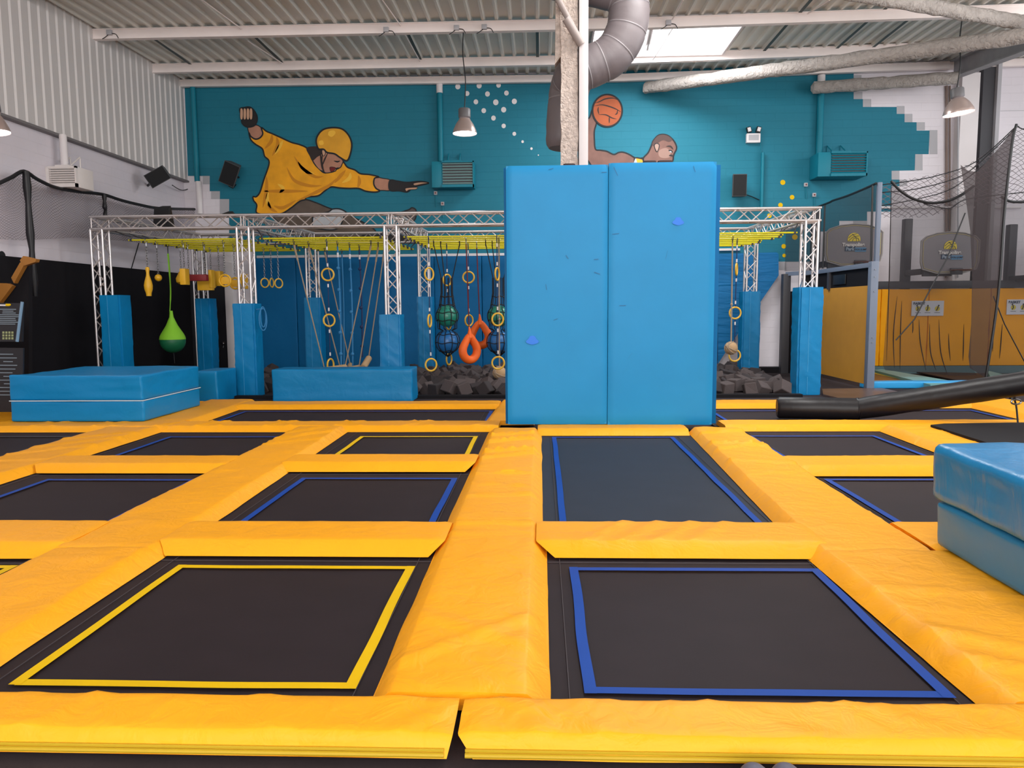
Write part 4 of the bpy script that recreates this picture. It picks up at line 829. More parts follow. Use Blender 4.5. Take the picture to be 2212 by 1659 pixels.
# ---------------------------------------------------------------- hanging toys
def hook(mb, x, y, z=ZB): mb.torus((x, y, z-.02), .045, .008, rot=Euler((0, 0, 1.57)).to_matrix(), seg=12, rs=5); mb.tube([(x, y, z-.05), (x, y, z-.12)], .012, 6)
def chain_mb(a, b):
    mb = MB(); a, b = Vector(a), Vector(b); n = max(2, int((a-b).length/.05)); d = (b-a)/n
    for k in range(n):
        c = a+d*(k+.5); R = Euler((0, 0, 1.57*(k % 2))).to_matrix(); mb.torus(c, .017, .005, rot=R, seg=8, rs=4, sz=1.7)
    return mb
def toy(px, top, py, Y, shape, lb, cat='hanging grip', m=None, two=0):
    c = PY(px, py, Y); t = thing('hanging_grip', lb, cat, c, 'hanging grips in the left bay')
    if shape == 'pin': MB().lathe([(.001, .3), (.035, .29), (.042, .25), (.03, .18), (.035, .12), (.07, 0), (.085, -.08), (.08, -.16), (.055, -.24), (.05, -.3), (.001, -.3)], c, 20).build('pin_body', M_TOYY, t); zt_ = c.z+.3
    elif shape == 'ball': MB().ball(c, .075, 18).build('ball', M_TOYY, t); zt_ = c.z+.07
    elif shape == 'cone': MB().lathe([(.001, .14), (.05, .13), (.12, -.02), (.11, -.1), (.06, -.14), (.001, -.14)], c, 20).build('cone', M_TOYY, t); zt_ = c.z+.14
    elif shape == 'block': MB().box(c.x-.06, c.x+.06, c.y-.1, c.y+.1, c.z-.17, c.z+.17, .012).build('block', M_TOYY, t); zt_ = c.z+.17
    elif shape == 'square': MB().box(c.x-.17, c.x+.17, c.y-.06, c.y+.06, c.z-.25, c.z+.02, .012).box(c.x+.11, c.x+.18, c.y-.1, c.y+.1, c.z-.2, c.z+.2, .012).build('block', M_TOYY, t); zt_ = c.z+.1
    elif shape == 'bar': MB().box(c.x-.225, c.x+.225, c.y-.07, c.y+.07, c.z-.07, c.z+.07, .012).build('block', M_RED, t); zt_ = c.z+.07
    elif shape == 'wheel': MB().torus(c, .12, .02).build('rim', M_TOYY, t); MB().box(c.x-.1, c.x+.1, c.y+.01, c.y+.09, c.z-.08, c.z+.08, .01).build('hub', M_TOYY, t); zt_ = c.z+.12
    elif shape == 'ring': MB().torus(c, .105, .016, rot=Euler((0, 0, two)).to_matrix()).build('ring', M_RINGY, t); zt_ = c.z+.105
    for dx in ((-.18, .18) if shape == 'bar' else (0,)):
        mb = chain_mb((c.x+dx, c.y, ZB-.1), (c.x+dx, c.y, zt_)); hook(mb, c.x+dx, c.y); mb.build('chain', M_STEEL, t)
toy(320, 0, 608, 15.35, 'pin', 'yellow skittle-shaped grip on a chain, leftmost of the hanging grips')
toy(342, 0, 600, 15.8, 'ball', 'small yellow ball grip on a chain, right of the skittle grip')
toy(392, 0, 600, 16.67, 'cone', 'yellow cone grip on a chain, just left of the maroon block'); toy(399, 0, 598, 15.79, 'block', 'narrow yellow block grip touching the maroon block')
toy(426, 0, 600, 16.23, 'bar', 'maroon block grip hanging on two chains'); toy(444, 0, 603, 16.67, 'square', 'yellow angle-block grip right of the maroon block'); toy(457, 0, 610, 17.55, 'cone', 'yellow cone grip behind the angle block')
toy(474, 0, 602, 17.1, 'block', 'yellow block grip left of the two wheel grips'); toy(486, 0, 606, 15.79, 'wheel', 'yellow wheel grip left of the second truss post', m=None); toy(508, 0, 612, 16.67, 'wheel', 'yellow wheel grip partly behind the second truss post'); toy(527, 0, 608, 17.1, 'block', 'yellow block grip seen through the second truss post')
toy(572, 0, 611, 17.55, 'ring', 'small yellow ring on a thin strap, leftmost of three right of the second post', two=.95); toy(587, 0, 611, 17.99, 'ring', 'small yellow ring seen edge-on, middle of three', two=1.5); toy(602, 0, 612, 17.55, 'ring', 'small yellow ring on a thin strap, rightmost of three right of the second post', two=.95)
# green sling ball
c = PY(373, 736, 16.3); t = thing('sling_ball', 'dark green ball in a lime net hanging from a long lime strap', 'sling ball', c)
MB().ball(c, .27, 28).build('ball', M_GREEND, t)
tp = PY(363, 548, 16.3); MB().tube(smooth3([tp, tp.lerp(c, .4)+Vector((.015, 0, 0)), c+Vector((-.03, 0, .62))]), [.035]*6+[.03]*6+[.02]*5, 8, flat=.3).build('strap', M_GREENN, t)
MB().lathe([(.03, .66), (.045, .52), (.12, .34), (.195, .215), (.235, .15), (.262, .09), (.274, .03)], c, 28).build('net_cone', M_GREENN, t)
mb = MB(); hook(mb, tp.x, 16.3); mb.tube([(tp.x, 16.3, ZB-.1), tp], .012, 6); mb.build('hook', M_DKST, t); MB().tube([c+Vector((.01, 0, -.27)), c+Vector((.02, 0, -.5))], .008, 6).build('tail_cord', M_ROPEK, t)
# ring ladders
def ladder(pts, Y, lb, cord=M_ROPEN, rr=.125):
    P_ = [PY(x, y, Y) for x, y, _ in pts]; t = thing('ring_ladder', lb, 'ring ladder', P_[-1], 'ring ladders'); prev = Vector((P_[0].x, Y, ZB-.1)); mb = MB(); hook(mb, prev.x, Y)
    for p, (_, _, tw) in zip(P_, pts):
        MB().torus(p, rr, .019, rot=Euler((0, 0, tw)).to_matrix()).build('ring', M_RINGY, t)
        q = p+Vector((0, 0, rr)); mb.tube([prev, q], .011, 6); L = (prev-q).length
        for f in (.15, .85):
            if L > .35: a = prev.lerp(q, f); MB().tube([a+Vector((0, 0, .035)), a-Vector((0, 0, .035))], .017, 6).build('cord_sleeve', M_WHITE, t)
        prev = p-Vector((0, 0, rr))
    mb.build('cord', cord, t)
ladder([(708, 593, .1), (711, 692, .7), (714, 788, 1.3)], 15.79, 'three-ring ladder hanging between the slanting ropes of the second bay')
ladder([(927, 592, .95), (928, 693, 1.45), (931, 788, .6)], 15.35, 'three-ring ladder just right of the third truss post')
ladder([(1074, 592, 1.3), (1075, 690, .5), (1076, 784, .1)], 15.35, 'three-ring ladder nearest the left edge of the tall blue wall')
ladder([(966, 605, .9), (969, 700, 1.2), (970, 776, 1.2)], 17.1, 'three-ring ladder hidden behind the left ball net')
ladder([(1012, 599, .1), (1013, 692, .9)], 17.1, 'two-ring ladder behind the left orange hoop strap')
ladder([(1591, 582, 1.2), (1588, 676, .1), (1587, 768, .1)], 16.67, 'three-ring ladder right of the tall blue wall')
# knotted ropes
for (x0, x1, yb, Y, lb, m) in [(729, 737, 792, 16.23, 'pale blue knotted rope, leftmost of three in the second bay', M_ROPEB), (755, 762, 792, 16.67, 'pale blue knotted rope, middle of three in the second bay', M_ROPEB), (776, 783, 772, 17.1, 'navy knotted rope, rightmost of three in the second bay', M_ROPEN), (738, 743, 792, 18.4, 'straight thin blue rope without knots in the second bay', M_ROPEB)]:
    b = PY(x1, yb, Y); a = PY(x0, 530, Y); a.z = ZB-.1; t = thing('climbing_rope', lb, 'rope', b); mb = MB(); hook(mb, a.x, Y); mb.build('hook', M_DKST, t)
    MB().tube(smooth3([a, a.lerp(b, .5)+Vector((.02, 0, 0)), b]), .018, 6).build('rope', m, t)
    if 'without' not in lb:
        for k in range(1, 6): MB().ball(a.lerp(b, k/5.6), .042, 10).build('knot', m, t)
        e = a.lerp(b, .07); MB().tube([e+Vector((0, 0, .05)), e-Vector((0, 0, .05))], .022, 8).build('sleeve', M_WHITE, t)
# swing logs on slanting ropes
for (L0, R0_, ropes, lb) in [((702, 800, 15.79), (745, 794, 16.1), [((638, 541), 0), ((799, 541), 1)], 'jute-wrapped swing log on slanting ropes, leftmost tip above the bench block'),
                            ((737, 802, 16.23), (775, 795, 16.5), [((669, 541), 0), ((815, 546), 1)], 'jute-wrapped swing log on slanting ropes, its tip low in the middle'),
                            ((754, 800, 16.95), (757, 790, 17.75), [((705, 560), 1)], 'jute-wrapped swing log seen end-on behind the others'),
                            ((786, 792, 16.23), (796, 775, 16.67), [((823, 590), 1)], 'jute-wrapped swing log with a tilted end, rightmost')]:
    L_, R_ = PY(*L0), PY(*R0_); t = thing('swing_log', lb, 'swing log', (L_+R_)/2, 'swing logs')
    ax = (R_-L_).normalized(); MB().tube([L_-ax*.04, L_-ax*.02, R_+ax*.02, R_+ax*.045], [.05, .072, .072, .045], 14).build('log', M_WOODR, t)
    for top, e in ropes:
        b = (L_, R_)[e]; Y = b.y; a = PY(*top, Y); k = (ZB-.1-a.z)/(a.z-b.z); a2 = a+(a-b)*k
        MB().tube([a2, b], .013, 6).build('rope', M_ROPE, t); MB().tube([a2, a2.lerp(b, .12)], .021, 6).build('rope_splice', M_ROPE, t)
        mb = MB(); hook(mb, a2.x, Y); mb.build('hook', M_DKST, t)
# ball nets
def ball_net(px, Y, lb):
    g, b = PY(px, 683, Y), PY(px+1, 738, Y); t = thing('ball_net', lb, 'ball net', b, 'ball nets')
    MB().ball(g, .235, 28).build('green_ball', M_GREENB, t); MB().ball(b, .255, 28).build('blue_ball', M_BLUEB, t)
    zt_ = PY(px, 600, Y).z; zb_ = b.z-.33; n = 10; mb = MB()
    def rad(z):
        r1 = 0
        for c_, R_ in ((g, .24), (b, .262)):
            if abs(z-c_.z) < R_: r1 = max(r1, math.sqrt(R_*R_-(z-c_.z)**2))
        if z > g.z: r1 = max(r1, .12+.08*max(0, 1-(z-g.z)/.5), .0) if z > g.z+.1 else r1
        if z < b.z-.15: r1 = max(r1, .22*(z-zb_)/(b.z-.15-zb_))
        return max(r1, .2 if g.z-.3 < z < g.z else 0)+.006
    cx = g.x
    for k in range(n):
        a = k*2*math.pi/n+.2; mb.tube([(cx+rad(z)*math.cos(a), Y+rad(z)*math.sin(a), z) for z in [zt_+(zb_-zt_)*i/36 for i in range(37)]], .009, 5)
    for z in (g.z+.42, g.z+.24, g.z+.08, g.z-.09, b.z+.16, b.z-.02, b.z-.2, zb_+.03):
        mb.tube([(cx+rad(z)*math.cos(a), Y+rad(z)*math.sin(a), z+.015*math.cos(5*a)) for a in [i*2*math.pi/30 for i in range(30)]], .009, 5, closed=True)
    mb.build('net', M_ROPEK, t); mb = MB()
    for dx, dy in ((-.2, -.05), (.22, .05), (-.1, .1)):
        mb.tube([(cx+dx*.55, Y+dy, zt_), (cx+dx*1.3, Y+dy, ZB-.08)], .012, 6); hook(mb, cx+dx*1.3, Y+dy)
    mb.build('hanging_cord', M_ROPEK, t)
ball_net(966, 16.3, 'black net holding a green and a blue ball, left of the orange hoops'); ball_net(1077, 16.3, 'black net holding two balls, half hidden by the tall blue wall')
# orange hoops on maroon straps
for (x, yt, y, Y, tw, lb) in [(1015, 722, 757, 15.79, .75, 'orange teardrop hoop on a maroon strap, lower and nearer one'), (1037, 690, 727, 16.67, .15, 'orange teardrop hoop on a maroon strap, higher one behind')]:
    c = PY(x, y, Y); t = thing('hoop_swing', lb, 'hoop', c, 'orange hoops'); R = Euler((0, 0, tw)).to_matrix(); path = []; rs = []
    for k in range(36):
        a = 2*math.pi*k/36; rx_ = .19; s_ = math.sin(a); x_ = rx_*math.cos(a)*(1-.35*max(0, s_)**2); z_ = .2*s_+(.10*max(0, s_)**3)
        path.append(c+R @ Vector((x_, 0, z_))); rs.append(.088-.02*max(0, s_)**2)
    MB().tube(path, rs, 16, closed=True).build('foam_ring', M_ORANGE, t, angle=70)
    tp = c+Vector((0, 0, .27)); ts = PY(x, yt-32, Y); ts.x = c.x-.01
    MB().tube([tp, tp+Vector((0, 0, .06)), tp+Vector((0, 0, .16)), Vector((c.x-.01, Y, c.z+.5))], [.1, .075, .04, .022], 12, flat=.7).build('neck', M_ORANGE, t, angle=70)
    hk = Vector((c.x-.05, Y, ZB-.12)); MB().tube([Vector((c.x-.01, Y, c.z+.48)), hk], .024, 8, flat=.5).build('strap', M_ROPER, t); mb = MB(); hook(mb, hk.x, Y); mb.build('hook', M_STEEL, t)
# knot balls on ropes
for (xt, x, y, Y, R_, lb) in [(1078, 1079, 806, 15.79, .14, 'large rope knot ball just above the foam cubes beside the blue wall'), (1582, 1579, 752, 16.23, .135, 'rope knot ball on a long rope right of the tall blue wall')]:
    c = PY(x, y, Y); t = thing('knot_ball', lb, 'rope ball', c, 'rope knot balls'); MB().ball(c, R_, 24).build('ball', M_WOODR, t)
    mb = MB()
    for k in range(5): mb.torus(c, R_*.99, .014, rot=Euler((k*.6, k*.9, k*1.1)).to_matrix(), seg=24, rs=6)
    mb.build('rope_wrapping', M_ROPE, t); a = PY(xt, 545, Y); a.z = ZB-.12
    MB().tube([c+Vector((0, 0, R_*.9)), a], .016, 6).ball(c.lerp(a, .42), .03, 8).build('rope', M_ROPE, t); mb = MB(); hook(mb, a.x, Y); mb.build('hook', M_DKST, t)
a = PY(1551, 545, 16.67); b = PY(1549, 600, 16.67); a.z = ZB-.1; t = thing('chain_hanger', 'short chain with a grey loop hanging at the right edge of the blue wall', 'chain', b); mb = chain_mb(a, a+Vector((0, 0, -.3))); hook(mb, a.x, 16.67); mb.build('chain', M_STEEL, t); MB().tube([a+Vector((0, 0, -.3)), b], .014, 6).build('loop', M_ROPE, t)
# blue rope coil on second post
c = PY(568, 690, 14.95); MB().torus(c, .085, .011, rot=Euler((0, 0, .9)).to_matrix(), sz=2.6).torus(c+Vector((0, .01, .05)), .07, .011, rot=Euler((0, 0, 1.1)).to_matrix(), sz=2.9).tube([c+Vector((-.18, .05, .2)), c+Vector((0, 0, .21))], .014, 6).build('rope_coil', M_ROPEB, tagd=('coil of blue rope hanging on the right of the second padded post', 'rope'))
# dark covers / lights standing on top of the truss
for px, py, w_, h_, Y, lb in [(352, 456, 34, 26, 17.4, 'black hooded box on top of the far left truss'), (492, 459, 24, 9, 15.1, 'flat black lump on the truss above the second post')]:
    a = PY(px-w_/2, py+h_/2, Y); b = PY(px+w_/2, py-h_/2, Y); zb_ = 3.63
    MB().add([(a.x, Y-.12, zb_), (b.x, Y-.12, zb_), (b.x, Y+.15, zb_), (a.x, Y+.15, zb_), (a.x+.1*(b.x-a.x), Y-.1, b.z-.08), (a.x+.95*(b.x-a.x), Y-.1, b.z-.1), (b.x-.06, Y+.12, b.z), (a.x+.35*(b.x-a.x), Y+.12, b.z)], [[0, 1, 2, 3], [4, 5, 6, 7], [0, 1, 5, 4], [1, 2, 6, 5], [2, 3, 7, 6], [3, 0, 4, 7]]).build('stage_light_cover', M_PLASTK, tagd=(lb, 'light cover'))

# ================================================================ BACK OF THE HALL
# wall pads behind the pit
seams = [550, 637, 737, 838, 937, 1040, 1145]
names = ['leftmost, beside the white strip', 'second from left, behind the three small rings', 'third from left, behind the slanting ropes', 'fourth from left, behind the third post', 'fifth from left, behind the left ball net', 'behind the orange hoops, at the blue wall edge']
for k in range(6):
    a, b = PY(seams[k], 553, 20.3), PY(seams[k+1], 553, 20.3)
    soft_block('wall_pad', a.x+.004, b.x-.004, 20.3, 20.47, .03, 3.12, M_BLUED, None, amp=.008, r=.02, seed=k); o = bpy.data.objects[-1] if False else None
wp = [o for o in bpy.data.objects if o.name.startswith('wall_pad')]
for o, nm in zip(sorted(wp, key=lambda o: o.location.x), names): tag(o, 'tall deep blue wall pad, %s' % nm, 'wall pad', 'wall pads behind the foam pit')
a, b = PY(1500, 545, 20.3), PY(1549, 545, 20.3); o = soft_block('wall_pad', a.x, b.x, 20.3, 20.47, .03, 3.12, M_BLUED, None, amp=.008, r=.02); tag(o, 'narrow strip of deep blue wall pad at the right edge of the blue wall', 'wall pad')
MB().prism([PY(x, y, 20.28) for x, y in [(1550, 548), (1678, 545), (1682, 549), (1682, 595), (1636, 662), (1600, 712), (1568, 760), (1551, 786)]], (0, .18, 0)).build('wall_pad', mat('blue_creased_vinyl', (8, 108, 166), .45, spec=.3, bump=.4, bscale=2.2, bdist=.08, stretch=(.6, 1, 3.2), var=.04), tagd=('blue wall pad with a slanting lower right edge beside the far right rear post', 'wall pad'))
a, b = PY(555, 553, 20.44), PY(1120, 553, 20.44); MB().box(a.x, b.x, 20.4, 20.49, 3.13, 3.20, .01).build('wall_rail', M_WHITE, tagd=('white rail along the top of the blue wall pads', 'rail'))
a, b = PY(1551, 543, 20.44), PY(1598, 543, 20.44); MB().box(a.x, b.x, 20.4, 20.49, 3.2, 3.26, .01).build('wall_rail', M_WHITE, tagd=('short white rail right of the tall blue wall', 'rail'))
MB().box(-6.2, 6.4, 19.95, 20.28, -.028, .12).build('pit_kerb', M_BLACK, tagd=('low black kerb along the back of the foam pit', 'kerb'))
MB().box(-6.4, 5.0, 14.46, 14.62, -.028, .035).build('pit_edge', M_BLACK, tagd=('low dark edge along the front of the foam pit', 'kerb'))
# black wall covering left + door
struct('wall_left_black', MB().box(XL+.001, XL+.06, 11.5, YB, -.02, 2.72), M_BLACK)
a, b = PY(424, 600, YB-.04), PY(487, 600, YB-.04); dr = struct('door_1', MB().box(XL+.06, b.x, YB-.07, YB-.004, -.02, 2.55), mat('black_door', (30, 30, 38), .6))
a = PY(483, 742, YB-.1); struct('door_handle', MB().ball(a, .05, 12).tube([a, a+Vector((0, .06, 0))], .015, 8).tube([a, a+Vector((-.02, 0, -.12))], .015, 6), M_STEEL, dr)
a, b = PY(489, 600, 20.35), PY(507, 600, 20.35); MB().box(a.x, b.x, 20.2, 20.49, -.028, 3.3, .01).build('wall_post', M_WHITE, tagd=('white vertical wall strip between the black door and the blue wall pads', 'post'))
# foam pit
def cube_mesh(s, sd, chop=0):
    bm = bmesh.new(); bmesh.ops.create_cube(bm, size=s); random.seed(sd)
    for v in bm.verts: v.co += Vector([random.uniform(-1, 1)*s*.05 for _ in range(3)])
    bmesh.ops.bevel(bm, geom=bm.edges[:], offset=.012, segments=1, affect='EDGES'); me = bpy.data.meshes.new('foam_cube'); bm.to_mesh(me); bm.free(); me.materials.append(M_FOAM if sd % 3 else M_FOAMD); return me
cms = [cube_mesh(.24, k) for k in range(1, 7)]
random.seed(11); cnt = 0; y = 14.85; row = 0
zones = [(455, 590, 'dark grey foam cube between the small blue block and the long bench block', 'foam cubes left of the bench block'), (880, 1110, 'dark grey foam cube in the pit left of the tall blue wall', 'foam cubes left of the tall wall'), (1530, 1735, 'dark grey foam cube in the pit right of the tall blue wall', 'foam cubes right of the tall wall')]
while y < 19.8:
    x = -7+(row % 2)*.17
    while x < 6:
        X, Yc = x+random.uniform(-.07, .07), y+random.uniform(-.07, .07); q = proj((X, Yc, .05))
        for z0_, z1_, lb, gp in zones:
            lim = 4.95+(19-Yc)*-.0
            if z0_ < q[0] < z1_ and X < 5.0 and cnt < 298 and not any(abs(X-px_) < .38 and abs(Yc-py_) < .42 for px_, py_ in [(-5.95, 15.05), (-3.0, 15.05), (5.25, 15.05), (-5.7, 18.7), (-2.87, 18.7), (5.1, 18.7)]):
                o = bpy.data.objects.new('foam_cube', random.choice(cms)); C.objects.link(o); o.location = (X, Yc, random.uniform(.07, .17)); o.rotation_euler = [random.uniform(0, 3) for _ in range(3)]
                tag(o, lb, 'foam cube', gp); cnt += 1
        x += .345
    y += .31; row += 1
# small foam scatter fills below
mb = MB(); random.seed(3)
for k in range(700):
    X, Yc = random.uniform(-6.3, 5.0), random.uniform(14.7, 19.9); s = random.uniform(.1, .2)
    if abs(Yc-15.05) < .45 or abs(Yc-18.7) < .45: continue
    mb.box(X-s/2, X+s/2, Yc-s/2, Yc+s/2, -.02, s*.8-.02, rot=Euler((random.uniform(-.6, .6), random.uniform(-.6, .6), random.uniform(0, 3))).to_matrix())
tag(mb.build('foam_offcuts', M_FOAMD), 'layer of small dark foam pieces filling the pit under the cubes', 'foam pieces', kind='stuff')

# ---------------------------------------------------------------- left: net, posts, posters
XN = -9.35
top = [(-40, 415), (0, 395), (25, 383), (52, 370), (80, 387), (120, 405), (170, 414), (222, 420), (260, 432), (300, 442), (345, 450), (420, 452)]
tp = [PX(x, y, XN) for x, y in top]
net = thing('safety_net', 'grey safety net on black posts along the left wall', 'safety net', (XN, 15, 2.7))
MB().quad(*(tp+[Vector((XN, tp[-1].y, 3.35)), Vector((XN, 17, 3.3)), Vector((XN, 15, 3.2)), Vector((XN, 13.4, 3.0)), Vector((XN, tp[0].y, 2.95))])).build('netting', M_NETL, net)
MB().tube(smooth3(tp, 4), .035, 8).build('edge_webbing', M_PLASTK, net)
for px, yt, yb, r_ in ((56, 370, 640, .06), (225, 420, 475, .04)):
    a = PX(px, yt, XN+.05); b = PX(px+4, yb, XN+.05); b = Vector((a.x, a.y, b.z)); n = 8
    MB().tube([a.lerp(b, k/n)+Vector((0, noise.noise(Vector((k*.7, px, 0)))*.03, 0)) for k in range(n+1)], [r_*(1+.25*math.sin(k*2.1)) for k in range(n+1)], 10).build('padded_post', M_BLKV, net)
ca = PX(300, 525, -9.69); MB().tube([ca, PX(283, 583, -9.69)], .012, 6).build('slanting_rope', M_ROPEK, tagd=('thin black cord slanting down the white left wall', 'cord'))
# black gym wall end with ochre stepped edge
Y_ = 12.9
MB().prism([PY(x, y, Y_) for x, y in [(-60, 640), (0, 640), (28, 600), (48, 562), (62, 566), (62, 900), (-60, 920)]], (0, .1, 0)).build('black_partition', M_BLACK, tagd=('black partition behind the printed panels at the left edge', 'partition'))
for pts, lb in [([(-60, 610), (14, 612), (26, 618), (-2, 655), (-60, 655)], 'ochre foam edge piece, lowest step at the left edge'), ([(24, 600), (43, 567), (52, 572), (30, 612)], 'ochre foam edge piece, slanting step above the lowest one'), ([(43, 562), (50, 553), (78, 560), (76, 566), (52, 574), (46, 570)], 'ochre foam edge piece, topmost by the net post')]:
    MB().prism([PY(x, y, Y_-.12) for x, y in pts], (0, .1, 0)).build('foam_edge', M_ORPL, tagd=(lb, 'foam edge'))
# printed rules panels
Yp = 11.2
for (y0, y1, n, lb) in [(653, 738, 9, 'upper black printed rules panel at the left edge'), (750, 890, 12, 'lower black printed rules panel at the left edge')]:
    t = thing('rules_panel', lb, 'sign', PY(0, y1, Yp)); MB().prism([PY(x, y, Yp) for x, y in [(-80, y0), (50, y0+2), (48, y1), (-80, y1)]], (0, .03, 0)).build('panel', mat('panel_black', (26, 24, 28), .45), t)
    mb = MB(); random.seed(y0)
    for k in range(n):
        yy = y0+14+(y1-y0-20)*k/n*(.55 if y0 < 700 else .8); x0 = random.uniform(-40, 12); x1 = random.uniform(26, 44); mb.quad(PY(x0, yy, Yp-.006), PY(x1, yy+.3, Yp-.006), PY(x1, yy+2.2, Yp-.006), PY(x0, yy+1.9, Yp-.006))
    mb.build('printed_lines', M_STRIPE, t)
    if y0 < 700:
        mb = MB()
        for i in range(4):
            for j in range(3): x0, yy = 5+i*6.5, 716+j*6.3; mb.quad(*[PY(x, y, Yp-.008) for x, y in ((x0, yy), (x0+4.6, yy), (x0+4.6, yy+4.6), (x0, yy+4.6))])
        mb.build('pictogram_grid', mat('grid_green', (150, 156, 110), .6), t)
        MB().quad(*[PY(x, y, Yp-.006) for x, y in ((-30, 657), (16, 658), (16, 661), (-30, 660))]).build('printed_title', M_WHITE, t); MB().quad(*[PY(x, y, Yp-.007) for x, y in ((12, 656), (22, 656), (24, 659), (20, 661), (12, 661))]).build('pencil_tip', M_TAPEY, t)
        MB().tube([PY(48, 652, Yp-.05), PY(37, 738, Yp-.05)], .022, 8).build('curled_edge', mat('film_blue_grey', (110, 140, 165), .3), t)
c = PY(3, 553, 13.6)
MB().lathe([(.09, 0), (.001, 0)], (XL+.006, PX(4, 553, XL).y, PX(4, 553, XL).z), 16, rot=Euler((0, 1.57, 0)).to_matrix()).build('wall_mark', M_PLASTK, tagd=('round black spot on the white left wall by the ochre edge', 'mark'))

# ================================================================ RIGHT: BASKETBALL LANES
XD = 6.85
dv = thing('lane_divider', 'lane divider with grey steel frame, black opening and ochre board, right of the rig', 'partition', (XD, 17.6, -.03))
def onX(px, py): return PX(px, py, XD)
q = Vector
MB().box(XD-.03, XD+.03, 16.0, 18.9, .07, 2.13).build('ochre_board', M_YELD, dv)
MB().box(XD-.02, XD+.1, 16.0, 19.9, 2.13, 2.5).build('black_fascia', M_BLACK, dv)
MB().box(XD-.05, XD-.03, 17.2, 17.9, 2.2, 2.42, .01).build('speaker_box', M_PLASTK, dv)
MB().box(XD-.07, XD+.06, 15.85, 19.9, 2.5, 2.60, .006).build('top_rail', M_GREYST, dv)
pst = MB().box(XD-.07, XD+.08, 15.82, 15.98, -.028, 2.62, .006).build('post', M_GREYST, dv)
mb = MB()
for z in (2.45, 2.3, 2.0, 1.05, .95): mb.tube([(XD, 15.815, z), (XD, 15.80, z)], .012, 8)
mb.build('bolt', M_STEEL, pst)
MB().box(XD-.07, XD+.06, 18.1, 18.22, 2.1, 2.5).build('post', M_DKST, dv)
a = PY(1693, 700, 19.9)
MB().box(a.x-.07, a.x+.12, 19.8, 20.0, -.028, 2.55, .006).build('post', M_DKST, dv)
MB().add([(a.x+.1, 19.9, -.02), (XD, 18.9, -.02), (XD, 18.9, 2.1), (a.x+.1, 19.9, 2.1), (a.x+.14, 19.95, -.02), (XD+.04, 18.95, -.02), (XD+.04, 18.95, 2.1), (a.x+.14, 19.95, 2.1)], [[0, 1, 2, 3], [4, 5, 6, 7], [0, 1, 5, 4], [1, 2, 6, 5], [2, 3, 7, 6], [3, 0, 4, 7]]).build('black_board', M_BLACK, dv)
MB().add([(a.x, 19.88, 2.5), (XD, 18.9, 2.5), (XD, 18.9, 2.6), (a.x, 19.88, 2.6), (a.x+.04, 19.96, 2.5), (XD+.04, 18.98, 2.5), (XD+.04, 18.98, 2.6), (a.x+.04, 19.96, 2.6)], [[0, 1, 2, 3], [4, 5, 6, 7], [0, 1, 5, 4], [1, 2, 6, 5], [2, 3, 7, 6], [3, 0, 4, 7]]).build('rear_rail', M_GREYST, dv)
# net above the divider on a grey mast
cg = thing('lane_net', 'fine black net panel on a slim grey mast above the lane divider', 'safety net', (XD, 16, 2.6))
MB().box(XD+.02, XD+.10, 15.86, 15.96, 2.6, onX(1897, 393).z, .006).build('mast', M_GREYST, cg)
ptop = [onX(1893, 396), onX(1862, 410), onX(1828, 424), onX(1800, 433), onX(1790, 438)]; pe = PY(1745, 458, 20.2)
e2 = PY(1703, 480, 20.2)
MB().quad(*(ptop+[Vector((XD, 19.6, ptop[-1].z)), Vector((XD, 19.6, 2.62)), Vector((XD, 15.95, 2.62))])).build('netting', M_NETF, cg)
MB().quad(Vector((XD, 19.6, ptop[-1].z)), Vector((a.x, 19.95, ptop[-1].z-.15)), Vector((a.x, 19.95, 2.62)), Vector((XD, 19.6, 2.62))).build('netting', M_NETF, cg)
MB().tube(smooth3(ptop+[Vector((XD, 19.6, ptop[-1].z))], 4), .025, 6).build('edge_webbing', M_PLASTK, cg)
MB().tube([onX(1889, 400)+Vector((-.02, .04, 0)), Vector((XD-.02, 15.98, 2.62))], .02, 6).build('edge_webbing', M_PLASTK, cg)
MB().tube([Vector((XD, 18.7, onX(1793, 437).z)), Vector((XD, 18.7, 2.62))], .02, 6).build('edge_webbing', M_PLASTK, cg)
# yellow padded back wall of the lanes
YY = 19.6
edges = [1872, 1905, 2008, 2142, 2300]; nm = ['narrow piece beside the grey steel post', 'piece behind the left end of the black net', 'piece with the white instruction sign', 'piece at the right edge of the view']
for k in range(4):
    a, b = PY(edges[k], 620, YY), PY(edges[k+1], 620, YY); o = soft_block('lane_wall_pad', a.x+.005, b.x-.005, YY, YY+.15, .17, 2.13, M_YELP, None, amp=.012, r=.02, seed=k+3); tag(o, 'yellow lane wall pad, %s' % nm[k], 'wall pad', 'yellow lane wall pads')
a, b = PY(1875, 615, YY), PY(2300, 615, YY); MB().box(a.x, b.x, YY-.02, YY+.14, 2.14, 2.33, .01).build('lane_rail', M_DKST, tagd=('dark horizontal rail on top of the yellow lane wall pads', 'rail'))
MB().box(a.x-.3, b.x, YY-.01, YY+.16, -.028, .165).build('lane_plinth', mat('plinth_teal', (84, 112, 116), .6), tagd=('dull teal plinth under the yellow lane wall pads', 'plinth'))
